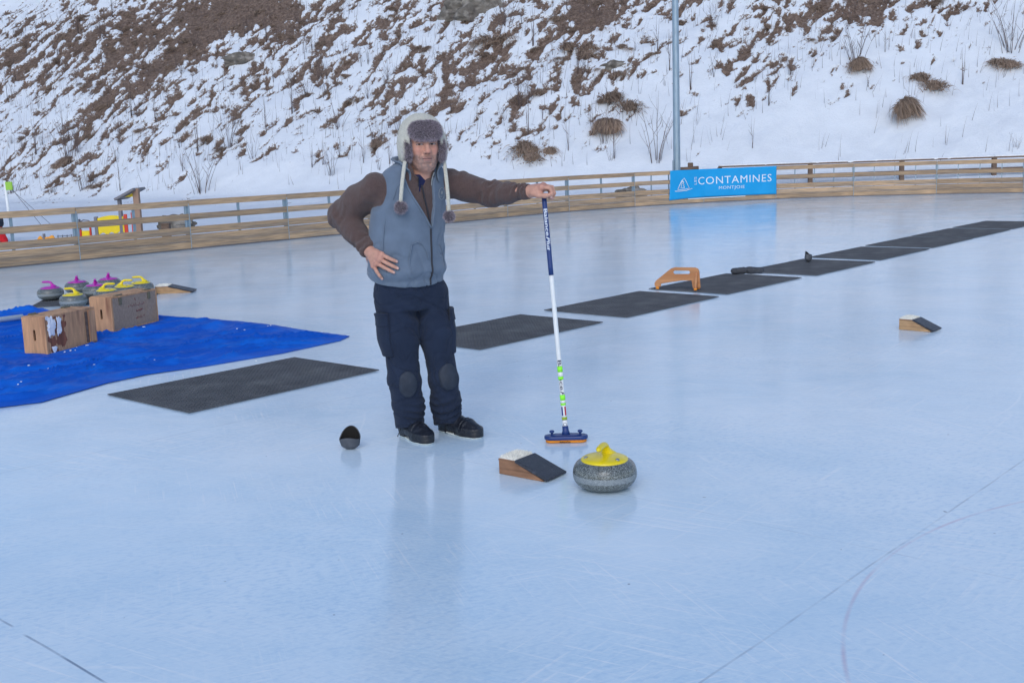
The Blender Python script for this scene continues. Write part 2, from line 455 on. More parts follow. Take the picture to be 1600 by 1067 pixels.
def make_ice():
    m = bpy.data.materials.new("rink_ice"); m.use_nodes = True
    nt = m.node_tree; N = nt.nodes; L = nt.links; p = N["Principled BSDF"]
    tc = N.new("ShaderNodeTexCoord"); P = tc.outputs["Object"]

    def mth(op, a, b=None, c=None, clamp=False):
        n = N.new("ShaderNodeMath"); n.operation = op; n.use_clamp = clamp
        for i, x in enumerate((a, b, c)):
            if x is None: continue
            if isinstance(x, (int, float)): n.inputs[i].default_value = x
            else: L.new(x, n.inputs[i])
        return n.outputs[0]

    def noise(scale, detail=4, stretch=(1, 1, 1), rot=0.0, rough=0.5, dist=0.0):
        mp = N.new("ShaderNodeMapping"); mp.inputs["Scale"].default_value = stretch; mp.inputs["Rotation"].default_value = (0, 0, rot)
        mp.vector_type = 'POINT'
        mr0 = N.new("ShaderNodeVectorRotate"); mr0.rotation_type = 'Z_AXIS'; mr0.inputs["Angle"].default_value = rot
        mp.inputs["Rotation"].default_value = (0, 0, 0)
        L.new(P, mr0.inputs["Vector"]); L.new(mr0.outputs[0], mp.inputs["Vector"])
        n = N.new("ShaderNodeTexNoise"); n.inputs["Scale"].default_value = scale; n.inputs["Detail"].default_value = detail
        n.inputs["Roughness"].default_value = rough; n.inputs["Distortion"].default_value = dist
        L.new(mp.outputs[0], n.inputs["Vector"])
        return n.outputs["Fac"]

    def rng_(x, a, b, lo=0.0, hi=1.0):
        n = N.new("ShaderNodeMapRange"); n.inputs["From Min"].default_value = a; n.inputs["From Max"].default_value = b
        n.inputs["To Min"].default_value = lo; n.inputs["To Max"].default_value = hi; L.new(x, n.inputs["Value"])
        return n.outputs[0]

    def mix(f, a, b):
        n = N.new("ShaderNodeMix"); n.data_type = 'RGBA'
        if isinstance(f, (int, float)): n.inputs[0].default_value = f
        else: L.new(f, n.inputs[0])
        for i, x in ((6, a), (7, b)):
            if isinstance(x, tuple): n.inputs[i].default_value = (*x, 1)
            else: L.new(x, n.inputs[i])
        return n.outputs[2]

    sx = N.new("ShaderNodeSeparateXYZ"); L.new(P, sx.inputs[0]); X, Y = sx.outputs[0], sx.outputs[1]
    c = mix(rng_(noise(0.7, 7, (1, 1, 1), 0, .62), 0.34, 0.66), (0.55, 0.73, 0.86), (0.76, 0.87, 0.94))
    c = mix(mth('MULTIPLY', rng_(noise(2.6, 6, (1, 1.6, 1), 0.5, 0.62), 0.50, 0.72), 0.6), c, (0.74, 0.86, 0.93))
    # frosty scrapes left by blades and brushes, three sets with their own direction
    for rot, sc, k, lo in ((0.55, 9, 0.9, .56), (-0.9, 7, 0.8, .575), (1.25, 12, 0.8, .57), (0.1, 5, 0.7, .58), (-0.35, 16, 0.8, .57)):
        f = mth('MULTIPLY', rng_(noise(sc, 3, (0.22, 5.5, 1), rot, 0.6), lo, lo + .1), rng_(noise(0.9, 3, (1, 1, 1), rot), 0.46, 0.64))
        c = mix(mth('MULTIPLY', f, k), c, (0.88, 0.93, 0.96))
    c = mix(mth('MULTIPLY', rng_(noise(.45, 9, (1, 1.5, 1), .9, .68, .6), 0.50, 0.66), 0.55), c, (0.84, 0.91, 0.95))
    c = mix(mth('MULTIPLY', rng_(noise(.5, 8, (1, 1.4, 1), 2.1, .66, .5), 0.54, 0.70), 0.5), c, (0.47, 0.66, 0.82))
    # fine pebble grain
    c = mix(mth('MULTIPLY', rng_(noise(60, 4, (0.8, 1.3, 1), 0.5), 0.45, 0.62), rng_(noise(.8, 4, (1, 1, 1), .3), .35, .65, .1, .55)), c, (0.78, 0.89, 0.95))
    c = mix(mth('MULTIPLY', rng_(noise(38, 4, (.7, 1.3, 1), -.4), 0.50, 0.66), rng_(noise(.6, 4, (1, 1, 1), 1.3), .38, .62, .02, .42)), c, (0.42, 0.62, 0.80))
    c = mix(mth('MULTIPLY', rng_(noise(26, 3), 0.62, 0.72), 0.3), c, (0.80, 0.90, 0.95))

    def seg(p0, p1, w, strength, colr, c, lim=None):
        d = Vector((p1[0] - p0[0], p1[1] - p0[1])); ln = d.length; d.normalize(); nx, ny = -d.y, d.x
        q = mth('ADD', mth('MULTIPLY', X, nx), mth('MULTIPLY', Y, ny))
        wob = mth('MULTIPLY', mth('SUBTRACT', noise(1.3, 2), 0.5), 0.02)
        q = mth('ABSOLUTE', mth('ADD', mth('SUBTRACT', q, nx * p0[0] + ny * p0[1]), wob))
        f = mth('MULTIPLY', rng_(q, w * .4, w, 1, 0), rng_(noise(7, 3), 0.38, 0.6, 0.3, 1.0))
        t = mth('SUBTRACT', mth('ADD', mth('MULTIPLY', X, d.x), mth('MULTIPLY', Y, d.y)), d.x * p0[0] + d.y * p0[1])
        if lim:
            a, b = lim[0]
            f = mth('MULTIPLY', f, mth('MULTIPLY', rng_(t, a - .03, a), rng_(t, b, b + .03, 1, 0)))
        return mix(mth('MULTIPLY', f, strength), c, colr)

    c = mix(mth('MULTIPLY', rng_(noise(23, 1), 0.80, 0.83), 0.7), c, (0.16, 0.20, 0.27))
    # long curved skate scratches
    ra = random.Random(19)
    for k in range(12):
        cx, cy, rr_ = ra.uniform(-9, 9), ra.uniform(3, 24), ra.uniform(1.5, 7)
        ax_, ay_ = mth('SUBTRACT', X, cx), mth('SUBTRACT', Y, cy)
        q = mth('ABSOLUTE', mth('SUBTRACT', mth('SQRT', mth('ADD', mth('MULTIPLY', ax_, ax_), mth('MULTIPLY', ay_, ay_))), rr_))
        f = mth('MULTIPLY', rng_(q, 0.002, 0.010, 1, 0), rng_(noise(.8 + .1 * k, 3, (1, 1, 1), k), 0.50, 0.60))
        c = mix(mth('MULTIPLY', f, .38), c, (0.90, 0.95, 0.98))
    DK = (0.10, 0.15, 0.24)
    for s_ in SEGS: c = seg(*s_[:3], s_[3], DK, c, s_[4])
    dx = mth('SUBTRACT', X, RED_C[0]); dy = mth('SUBTRACT', Y, RED_C[1])
    r = mth('SQRT', mth('ADD', mth('MULTIPLY', dx, dx), mth('MULTIPLY', dy, dy)))
    q = mth('ABSOLUTE', mth('SUBTRACT', r, RED_R))
    f = mth('MULTIPLY', rng_(q, 0.002, 0.010, 1, 0), rng_(noise(3.0, 5), 0.36, 0.62, 0.06, 0.40))
    c = mix(f, c, (0.56, 0.33, 0.44))
    halo = mth('MULTIPLY', rng_(r, RED_R - 0.5, RED_R, 0, 1), rng_(r, RED_R, RED_R + .02, 1, 0))
    c = mix(mth('MULTIPLY', halo, 0.02), c, (0.55, 0.45, 0.6))
    L.new(c, p.inputs["Base Color"])
    rgh = rng_(noise(1.6, 5), 0.3, 0.7, 0.06, 0.17)
    L.new(rgh, p.inputs["Roughness"])
    p.inputs["IOR"].default_value = 1.36
    b1 = noise(70, 3, (0.5, 1.6, 1), 0.5); b2 = noise(4, 3); b3 = noise(14, 3, (.3, 4, 1), .55)
    h = mth('ADD', mth('ADD', mth('MULTIPLY', b1, 0.16), mth('MULTIPLY', b2, 1.0)), mth('MULTIPLY', b3, .25))
    bn = N.new("ShaderNodeBump"); bn.inputs["Strength"].default_value = 0.13; bn.inputs["Distance"].default_value = 0.02
    L.new(h, bn.inputs["Height"]); L.new(bn.outputs[0], p.inputs["Normal"])
    mb = MB(); mb.add([(x, y, 0) for x, y in ICE_POLY[::-1]], [tuple(range(len(ICE_POLY)))])
    o = link("ice_rink", mb.mesh("ice_rink"), m)
    if o.data.polygons[0].normal.z < 0: o.data.flip_normals()
    tag(o, kind='structure')


SEGS = [((0.503, 2.982), (2.353, 5.059), 0.006, 0.32, None), ((0.766, 4.466), (1.703, 3.623), 0.005, 0.16, None),
        ((-1.605, 3.462), (-1.20, 3.085), 0.006, 0.75, [(0.0, 1.6)]), ((-0.482, 7.464), (1.842, 9.708), 0.006, 0.22, None),
        ((-1.80, 3.645), (-1.70, 3.555), 0.006, 0.75, [(-1.5, 0.135)])]
make_ice()


def snow_material():
    m = bpy.data.materials.new("snow_ground"); m.use_nodes = True
    nt = m.node_tree; N = nt.nodes; L = nt.links; p = N["Principled BSDF"]
    tc = N.new("ShaderNodeTexCoord")

    def noise(scale, detail=5, rough=.55):
        n = N.new("ShaderNodeTexNoise"); n.inputs["Scale"].default_value = scale; n.inputs["Detail"].default_value = detail
        n.inputs["Roughness"].default_value = rough
        L.new(tc.outputs["Object"], n.inputs["Vector"]); return n.outputs["Fac"]
    at = N.new("ShaderNodeAttribute"); at.attribute_name = "bare"
    ad = N.new("ShaderNodeMath"); ad.operation = 'MULTIPLY_ADD'; ad.inputs[1].default_value = 0.85
    L.new(noise(10, 8, .78), ad.inputs[0]); L.new(at.outputs["Fac"], ad.inputs[2])
    mr = N.new("ShaderNodeMapRange"); mr.inputs["From Min"].default_value = 0.90; mr.inputs["From Max"].default_value = 0.97
    L.new(ad.outputs[0], mr.inputs["Value"])
    rp = N.new("ShaderNodeValToRGB"); e = rp.color_ramp.elements
    e[0].position = .3; e[0].color = (*lin(84, 70, 62), 1); e[1].position = .72; e[1].color = (*lin(160, 142, 126), 1)
    md = e.new(.5); md.color = (*lin(118, 100, 90), 1)
    L.new(noise(9, 8, .75), rp.inputs["Fac"])
    sn = N.new("ShaderNodeMapRange"); sn.inputs["To Min"].default_value = .86; sn.inputs["To Max"].default_value = 1.02
    L.new(noise(1.5), sn.inputs["Value"])
    sc = N.new("ShaderNodeVectorMath"); sc.operation = 'SCALE'; sc.inputs[0].default_value = (0.80, 0.84, 0.89); L.new(sn.outputs[0], sc.inputs["Scale"])
    mx = N.new("ShaderNodeMix"); mx.data_type = 'RGBA'
    L.new(mr.outputs[0], mx.inputs[0]); L.new(sc.outputs[0], mx.inputs[6]); L.new(rp.outputs[0], mx.inputs[7])
    L.new(mx.outputs[2], p.inputs["Base Color"])
    p.inputs["Roughness"].default_value = 0.85; p.inputs["Specular IOR Level"].default_value = 0.2
    bn = N.new("ShaderNodeBump"); bn.inputs["Strength"].default_value = 0.6; bn.inputs["Distance"].default_value = 0.05
    L.new(noise(14, 6, .7), bn.inputs["Height"]); L.new(bn.outputs[0], p.inputs["Normal"])
    return m


MT['snow'] = snow_material()


def grid_faces(nu, nv):
    i = np.arange(nu * nv).reshape(nu, nv)
    return np.stack([i[:-1, :-1], i[1:, :-1], i[1:, 1:], i[:-1, 1:]], -1).reshape(-1, 4)


def seg_dist(P, poly):
    A = poly; B = np.roll(poly, -1, 0)
    best = np.full(len(P), 1e9); inside = np.zeros(len(P), bool)
    for a, b in zip(A, B):
        ab = b - a; t = np.clip(((P - a) @ ab) / (ab @ ab + 1e-12), 0, 1)
        best = np.minimum(best, np.linalg.norm(P - a - t[:, None] * ab, axis=1))
        c = ((a[1] > P[:, 1]) != (b[1] > P[:, 1]))
        with np.errstate(divide='ignore', invalid='ignore'):
            xi = (b[0] - a[0]) * (P[:, 1] - a[1]) / (b[1] - a[1]) + a[0]
        inside ^= c & (P[:, 0] < xi)
    return best, inside


# flat snow round the rink
gx = np.arange(-46, 46.1, .25); gy = np.arange(-24, 52, .25)
GX, GY = np.meshgrid(gx, gy, indexing='ij')
Pf = np.stack([GX.ravel(), GY.ravel()], 1)
dst, ins = seg_dist(Pf, ICE_POLY)
hh = 0.10 + .05 * fbm(Pf[:, 0] * .5, Pf[:, 1] * .5, 0.3, 3) + .02 * noise3(Pf[:, 0] * 2.2, Pf[:, 1] * 2.2, 4.)
hz = np.where(ins, -.05, -.05 + sstep(0.05, .6, dst) * (hh + .05))
me = mesh_np("snow_field", np.c_[Pf, hz], grid_faces(len(gx), len(gy)), attr={"bare": np.zeros(len(Pf))})
tag(link("snow_field", me, MT['snow']), kind='structure')
mb = MB(); mb.add([(-900, -900, -.4), (900, -900, -.4), (900, 900, -.4), (-900, 900, -.4)], [(0, 1, 2, 3)])
tag(link("ground", mb.mesh("ground"), MT['snow']), kind='structure')

# the snowy embankment
SLOPE = math.radians(36)


def hill_base(u): return np.stack([u, 33.5 - .06 * u + 2 * np.log1p(np.exp(-(u + 2) / 4))], -1)


def hill_dir(u):
    dx = .36 + .22 / (1 + np.exp(-(u + 4) / 6)); return np.stack([dx, np.sqrt(1 - dx * dx)], -1)


def hill_flat(u, v):
    u = np.asarray(u, float); v = np.asarray(v, float)
    b = hill_base(u); d = hill_dir(u); h = math.cos(SLOPE) * v
    z = .02 + math.sin(SLOPE) * (v + np.sqrt(v * v + .5)) / 2
    z = z + sstep(0, 2, v) * .22 * fbm(u * .35, v * .22, 1.7, 2) - .14 * sstep(-1.5, -3.5, v)
    return np.stack([b[..., 0] + d[..., 0] * h, b[..., 1] + d[..., 1] * h, z], -1)


# (u, v, su, sv, amount): where the snow has slid off the bank, and where it lies deep
BARE = [(-21, 13.5, 3.0, 2.6, .26), (-17.5, 14, 2.0, 2.2, .36), (-15.2, 13.7, 1.4, 1.6, 1.0), (-16.2, 11.2, .6, 1.3, .75), (-17.3, 8.8, .5, 1.2, .7), (-18.5, 6.6, .45, 1.0, .6), (-27, 10.5, 1.2, 2.2, .3), (-23, 10.5, 2.2, 2.0, .22), (-19.6, 10.0, 1.2, 2.2, .40),
        (-26, 13, 3, 3, .22), (-25, 8.5, 2, 1.6, .18), (-12.2, 11.8, 1.2, 1.5, .40), (-16.4, 6.2, 1.8, 1.5, .22), (-13.5, 3.2, 2.0, .9, .15),
        (-8.5, 8.5, 3.5, 3.4, .17), (-5.5, 11.5, 2.2, 1.5, .18), (-5.0, 6.2, 1.8, 1.8, .20), (-1.2, 10.8, 1.0, 1.2, .50), (-.6, 9.4, .9, 1.2, .28), (-12.5, 6, 3, 2.5, .10),
        (-2.4, 6.6, 2.0, 1.4, .22), (.2, 5.0, 1.4, 1.4, .2), (-1.0, 2.6, .9, .7, .2), (4.2, 3.4, .4, .9, .30), (4.6, 7.6, 2.2, 2.4, .24),
        (6.8, 9.6, 1.8, 1.2, .40), (9.6, 9.5, 1.6, .9, .38), (9.0, 6.0, 1.0, .6, .22), (5.4, 6.2, .5, 1.6, .22), (6.4, 5.2, .5, 1.2, .18),
        (3.0, 5.6, 1.0, 1.2, -.25), (11.5, 2.6, 5, 1.7, -.24), (13.5, 7.4, 3, 2.5, -.12), (7.0, 2.2, 3, 1.0, -.16), (-6, .9, 5, .7, -.25), (6, -.6, 9, .9, -.7), (-18, .9, 4, .9, .16), (-11, .8, 3, .7, .08),
        (-22, 3.0, 3, 2, .05), (-17, 2.6, 3, 1.0, .05)]


def bare_at(u, v):
    wu = u + .22 * noise3(u * 1.1, v * .8, 2.) + .05 * noise3(u * 4, v * 3, 5.)
    n = .20 * fbm(wu / .75, v / 1.7, 8.1, 3, .5) + .34 * noise3(wu / .27, v / .62, 4.4) + .26 * noise3(wu / .14, v / .36, 6.1) + .13 * noise3(u / .07, v / .13, 1.1) + .08 * noise3(u / 3.5, v / 6, 3.3)
    n = n + .22 * sstep(-4, -14, u) * noise3(wu / .42, v / 3.4, 9.9)
    a = np.full(np.shape(u), -.225) + .065 * sstep(7, 1, u) * sstep(.8, 2.2, v)
    for (cu, cv, su, sv, k) in BARE:
        a = a + (.62 * k if k > 0 else k) * np.exp(-((u - cu) / su) ** 2 / 2 - ((v - cv) / sv) ** 2 / 2)
    return n + np.maximum(a, -.7)


def hill_pt(u, v):
    return hill_flat(np.array([u]), np.array([v]))[0]


us = np.concatenate([np.arange(-75, -35, 1.0), np.arange(-35, 19, .06), np.arange(19, 60, 1.0)])
vv = np.concatenate([np.arange(-4, -.6, .3), np.arange(-.6, 19, .06), np.arange(19, 42, .6)])
HU, HV = np.meshgrid(us, vv, indexing='ij')
HP = hill_flat(HU.ravel(), HV.ravel()).reshape(len(us), len(vv), 3)
BA = bare_at(HU, HV)
du = np.gradient(HP, axis=0); dv = np.gradient(HP, axis=1)
HN = np.cross(du, dv); HN /= np.linalg.norm(HN, axis=2)[..., None] + 1e-9
HN *= np.sign(HN[..., 2:3])
cover = 1 - sstep(-.03, .10, BA)
HPd = HP + HN * (cover * .11 + .025 * fbm(HU * 1.6, HV * 1.1, 6., 3) + (1 - cover) * .05 * noise3(HU * 5, HV * 4, 1.))[..., None]
me = mesh_np("hillside", HPd.reshape(-1, 3), grid_faces(len(us), len(vv)), attr={"bare": (.5 + BA.ravel() * 1.1)})
if me.polygons[len(me.polygons) // 2].normal.z < 0: me.flip_normals()
tag(link("hillside", me, MT['snow']), kind='structure')

# ------------------------------------------------------------------ rink fence
BOARDS = [(.025, .12), (.147, .11), (.268, .118), (.508, .10), (.738, .098)]       # bottom z, height
fence = tag(empty("rink_fence", (*fence_pt(18), 0)), "long curved fence of five weathered planks on galvanised posts around the ice", "fence")
_s0 = _fs[np.argmin(np.hypot(_fp[:, 0] + 6.744, _fp[:, 1] - 17.745))]
_S = [_s0 + 2.0 * k for k in range(-6, 19)]
_S = [s for s in _S if 0.2 < s < _fs[-1] - .2]
_fl = fence.location.copy()
for i in range(len(_S) - 1):
    a, b = fence_pt(_S[i]), fence_pt(_S[i + 1])
    d = b - a; ln = float(np.hypot(*d)); ang = math.atan2(d[1], d[0])
    mb = MB()
    for (z0, h) in BOARDS:
        t = random.uniform(.78, 1.15)
        w = random.uniform(-.004, .004)
        mb.box((ln / 2, .0 + w, z0 + h / 2 + random.uniform(-.003, .003)), (ln - .008, .03, h), Matrix.Rotation(random.uniform(-.0015, .0015), 3, 'Y'), t)
    p = mb.build("board_panel", MT['wood'], fence, (a[0] - _fl.x, a[1] - _fl.y, 0), ang, bevel=.003, seg=1)
    MB().box((ln / 2, .006, .0125), (ln - .004, .012, .024)).build("kick_strip", MT['playgrey'], fence, (a[0] - _fl.x, a[1] - _fl.y, 0), ang)
    st = [.5] if a[0] < 2.2 else [.25, .5, .75]
    for f in st:
        w = .042 if len(st) == 1 else .022
        MB().box((0, .034, .40), (w, .03, .80)).build("stake", MT['galv'], fence, (a[0] + d[0] * f - _fl.x, a[1] + d[1] * f - _fl.y, 0), ang)
for i, s in enumerate(_S):
    a = fence_pt(s); b = fence_pt(s + .1); ang = math.atan2(b[1] - a[1], b[0] - a[0])
    w = .085 if a[0] < 2 else .06
    q = MB().box((0, .045, .405), (w, .05, .81)).box((0, -.018, .40), (.012, .006, .76), tint=.7)
    q.box((0, .10, .02), (.12, .12, .012))
    q.build("post", MT['galv'], fence, (a[0] - _fl.x, a[1] - _fl.y, 0), ang, bevel=.004, seg=1)


# ------------------------------------------------------------------ lettering
def text_mesh(body, size=1.0, shear=0.0, spacing=1.0, offset=0.0, align='LEFT', res=3, cuts=0):
    cu = bpy.data.curves.new("lettering", 'FONT')
    cu.body = body; cu.size = size; cu.shear = shear; cu.space_character = spacing; cu.offset = offset
    cu.align_x = align; cu.resolution_u = res; cu.extrude = 0
    o = bpy.data.objects.new("lettering", cu); COL.objects.link(o)
    dg = bpy.context.evaluated_depsgraph_get(); dg.update()
    me = bpy.data.meshes.new_from_object(o.evaluated_get(dg))
    if cuts:
        bm = bmesh.new(); bm.from_mesh(me); bmesh.ops.triangulate(bm, faces=bm.faces)
        bmesh.ops.subdivide_edges(bm, edges=bm.edges[:], cuts=cuts, use_grid_fill=True); bm.to_mesh(me); bm.free()
    V = np.zeros(len(me.vertices) * 3, np.float32); me.vertices.foreach_get("co", V); V = V.reshape(-1, 3)
    Fc = [tuple(p.vertices) for p in me.polygons]
    bpy.data.objects.remove(o); bpy.data.curves.remove(cu); bpy.data.meshes.remove(me)
    return V, Fc


# banner hung on the ice side of the fence
_sb = _fs[np.argmin(np.abs(_fp[:, 0] - 4.02) + 100 * (_fp[:, 1] < 20))]
BW, BZ0, BZ1 = 3.0, .135, .838


def chord_pt(s):
    k = np.clip(np.searchsorted(_S, s) - 1, 0, len(_S) - 2); a, b = fence_pt(_S[k]), fence_pt(_S[k + 1])
    return a + (b - a) * (s - _S[k]) / (_S[k + 1] - _S[k])


def ban(s, z, off=0.0):
    a = chord_pt(_sb + s - .03); b = chord_pt(_sb + s + .03); d = (b - a) / np.linalg.norm(b - a); n = np.array([d[1], -d[0]]); a = (a + b) / 2
    rip = .006 * math.sin(s * 9 + z * 4) + .005 * math.sin(s * 3.1 - z * 9) + .004
    p = a + n * (.032 + rip + off)
    return Vector((p[0], p[1], z))


bloc = ban(BW / 2, BZ0)
banner = tag(empty("banner", tuple(bloc)), "bright blue banner lettered in white hung on the plank fence", "banner")
nu, nv_ = 80, 18
V = []; 
for i in range(nu + 1):
    for j in range(nv_ + 1):
        s = BW * i / nu; f = j / nv_
        sag = .012 * math.sin(math.pi * (s / BW)) * (1 - f)
        s2 = s - .035 * (1 - f) * max(0, 1 - s / .3) if True else s
        V.append(ban(s2, BZ0 + (BZ1 - BZ0) * f + sag - .02 * (1 - f) * max(0, 1 - s / .5)) - bloc)
o = link("banner_cloth", mesh_np("banner_cloth", np.array([tuple(v) for v in V]), grid_faces(nu + 1, nv_ + 1)), MT['banner'], banner)
m = o.modifiers.new("thick", 'SOLIDIFY'); m.thickness = .003; m.offset = 0


def ban_text(name, V2, Fc, s0, z0, rot=0.0, mat='txt_w'):
    c, s_ = math.cos(rot), math.sin(rot)
    P = [ban(s0 + v[0] * c - v[1] * s_, z0 + v[0] * s_ + v[1] * c, .006) - bloc for v in V2]
    me = bpy.data.meshes.new(name); me.from_pydata([tuple(p) for p in P], [], Fc); me.update()
    return link(name, me, MT[mat], banner)


V2, Fc = text_mesh("CONTAMINES", .26, spacing=1.12, cuts=1)
V2 = V2 * np.array([2.04 / (V2[:, 0].max() - V2[:, 0].min()), .185 / (V2[:, 1].max() - V2[:, 1].min()), 1])
ban_text("lettering", V2 - [V2[:, 0].min(), 0, 0], Fc, .815, BZ1 - .375)
V2, Fc = text_mesh("MONTJOIE", .14, spacing=1.12, cuts=1)
V2 = V2 * np.array([.71 / (V2[:, 0].max() - V2[:, 0].min()), .10 / (V2[:, 1].max() - V2[:, 1].min()), 1])
ban_text("lettering", V2 - [V2[:, 0].min(), 0, 0], Fc, 1.39, BZ1 - .515)
V2, Fc = text_mesh("LES", .1, spacing=1.1, cuts=1)
V2 = V2 * np.array([.185 / (V2[:, 0].max() - V2[:, 0].min()), .075 / (V2[:, 1].max() - V2[:, 1].min()), 1])
ban_text("lettering", V2 - [V2[:, 0].min(), 0, 0], Fc, .765, BZ1 - .37, math.pi / 2)
lg = MB()
U = .00309; UX = .00338


def lpx(x, y): return ban((x - 250) * UX, BZ1 - (y - 265 + (x - 250) * .039) * U, .007) - bloc


for path in ([(312, 415), (330, 378), (348, 342), (360, 352), (366, 358)], [(338, 362), (352, 343), (367, 325), (385, 352), (412, 405)],
             [(312, 415), (340, 417), (380, 413), (412, 405)], [(287, 428), (330, 428), (385, 424), (412, 414), (437, 408)],
             [(353, 346), (344, 366), (350, 366), (341, 384), (348, 384), (338, 402), (355, 404), (372, 400), (362, 382), (368, 381), (358, 364), (363, 364), (353, 346)]):
    lg.tube([lpx(*q) for q in path], .0085, 6)
lg.build("emblem", MT['txt_w'], banner)
MB().box(ban(1.63, BZ0 - .012) - bloc, (2.68, .006, .02), rotz(math.atan2(*(chord_pt(_sb + 2.7) - chord_pt(_sb + .3))[::-1]))).build("white_hem", MT['white'], banner)

# ------------------------------------------------------------------ mast, rail, posts behind the fence
mast = empty("lamp_mast", (4.36, 29.15, 0))
tag(mast, "tall tapered galvanised steel mast rising behind the blue banner", "mast")
MB().tube([(0, 0, .05 + .4 * k) for k in range(24)], [.094 - .0011 * k for k in range(24)], 24).build("shaft", MT['galv'], mast)
MB().lathe([(.15, 0), (.15, .03), (.11, .035), (.105, .11), (.095, .115)], 24).build("base_flange", MT['galv'], mast)
MB().box((-.1, -.01, .9), (.02, .11, .34)).build("access_door", MT['galv'], mast, bevel=.004)

rail = empty("wooden_rail", (6.1, 32.6, 0))
tag(rail, "low rustic wooden rail with snow on top behind the right part of the fence", "rail")
rp = [(0, 0), (2.6, .05), (5.2, .0), (7.8, -.1), (10.4, -.3), (13, -.6)]
for i in range(len(rp) - 1):
    a, b = Vector((*rp[i], 0)), Vector((*rp[i + 1], 0)); d = b - a; an = math.atan2(d.y, d.x); ln = d.length
    MB().box((ln / 2, 0, .79), (ln + .06, .16, .045), tint=.9).build("top_plank", MT['darkwood'], rail, tuple(a), an, bevel=.006)
    MB().box((ln / 2, -.05, .44), (ln - .1, .04, .13), tint=1.0).build("lower_plank", MT['darkwood'], rail, tuple(a), an, bevel=.006)
    sn = MB()
    q = [((ln * k / 14), random.uniform(-.02, .02), .80 + random.uniform(0, .02)) for k in range(15)]
    sn.tube(q, [random.uniform(.05, .075) for _ in q], 10, flat=((0, 0, 1), .55)); sn.build("snow_cap", MT['snowpatch'], rail, tuple(a), an)
for x, y in rp:
    MB().box((0, 0, .385), (.12, .12, .77)).build("post", MT['darkwood'], rail, (x, y, 0), bevel=.01)

wp = empty("wooden_post", (4.86, 30.6, 0)); tag(wp, "squat wooden post with a short log through its top beside the steel mast", "post")
MB().box((.08, 0, .48), (.13, .13, .98)).build("upright", MT['darkwood'], wp, bevel=.015)
MB().tube([(-.24, -.02, .80), (0, -.1, .80), (.28, -.1, .82)], [.062, .065, .06], 12).build("log", MT['darkwood'], wp)

# ------------------------------------------------------------------ playground behind the left part of the fence
def PX(x, y=360): return -7.374 + (x - 200) * .0124 + (370 - y) * .0004
def PZ(y, x=200): return .079 + (370 - y) * .0125 + (x - 200) * .0004


pg = empty("play_tower", (PX(190), 22, .05)); tag(pg, "small climbing tower with an arched yellow panel and a slanted roof behind the fence", "play tower")
gl = pg.location.copy()


def pbox(name, mat, x0, x1, y0, y1, Y=22.0, dep=.05, bevel=.008):
    X0, X1, Z0, Z1 = PX(x0), PX(x1), PZ(y1, x0), PZ(y0, x0)
    return MB().box(((X0 + X1) / 2 - gl.x, Y - gl.y, (Z0 + Z1) / 2 - gl.z), (X1 - X0, dep, Z1 - Z0)).build(name, MT[mat], pg, bevel=bevel)


pbox("post", 'playbrown', 214, 223, 297, 372, 22.0, .11)
pbox("post", 'playgrey', 189, 194, 310, 372, 22.0, .09)
pbox("post", 'playgrey', 206, 210, 311, 372, 22.5, .09)
pbox("post", 'playgrey', 150, 155, 336, 372, 22.0, .09)
pbox("post", 'playgrey', 123, 127, 338, 374, 22.0, .09)
pbox("red_panel", 'playred', 196.5, 202, 335, 368, 21.97, .03)
pbox("red_panel", 'playred', 208, 213.5, 333, 367, 21.97, .03)
a = Vector((PX(188) - gl.x, .2, PZ(312) - gl.z)); b = Vector((PX(219) - gl.x, .2, PZ(297) - gl.z))
an = math.atan2(b.z - a.z, b.x - a.x)
MB().box((a + b) / 2, ((b - a).length, .75, .045), Matrix.Rotation(-an, 3, 'Y')).build("roof", MT['playgrey'], pg, bevel=.006)
MB().prism([(PX(200) - gl.x, PZ(309) - gl.z), (PX(214) - gl.x, PZ(309) - gl.z), (PX(214) - gl.x, PZ(303) - gl.z)], .03).build("gable", MT['playyel'], pg)
arch = [(155.5, 364), (155.5, 340)] + [(155.5 + 40 * t, 340 - 5.5 * math.sin(math.pi * (.15 + .7 * t)) + 1) for t in np.linspace(0, 1, 9)] + [(196, 341), (196, 363)]
for t in np.linspace(1, 0, 13)[1:-1]:
    arch.append((155.5 + 40 * t, 366 - 5 * abs(math.sin(t * 3 * math.pi))))
MB().prism([(PX(x) - gl.x, PZ(y, x) - gl.z) for x, y in arch], .035, Matrix.Translation((0, -.02, 0))).build("arched_panel", MT['playyel'], pg)
pbox("low_panel", 'playyel', 130, 142, 356, 373, 21.95, .03)
pbox("red_upright", 'playred', 127, 130, 354, 374, 21.95, .05)
pbox("red_upright", 'playred', 142.5, 145, 350, 373, 21.95, .05)
MB().tube([(PX(x) - gl.x, 0, PZ(y) - gl.z) for x, y in ((127, 345), (132, 342), (140, 343), (150, 350))], .012, 8).build("grab_rail", MT['playgrey'], pg)

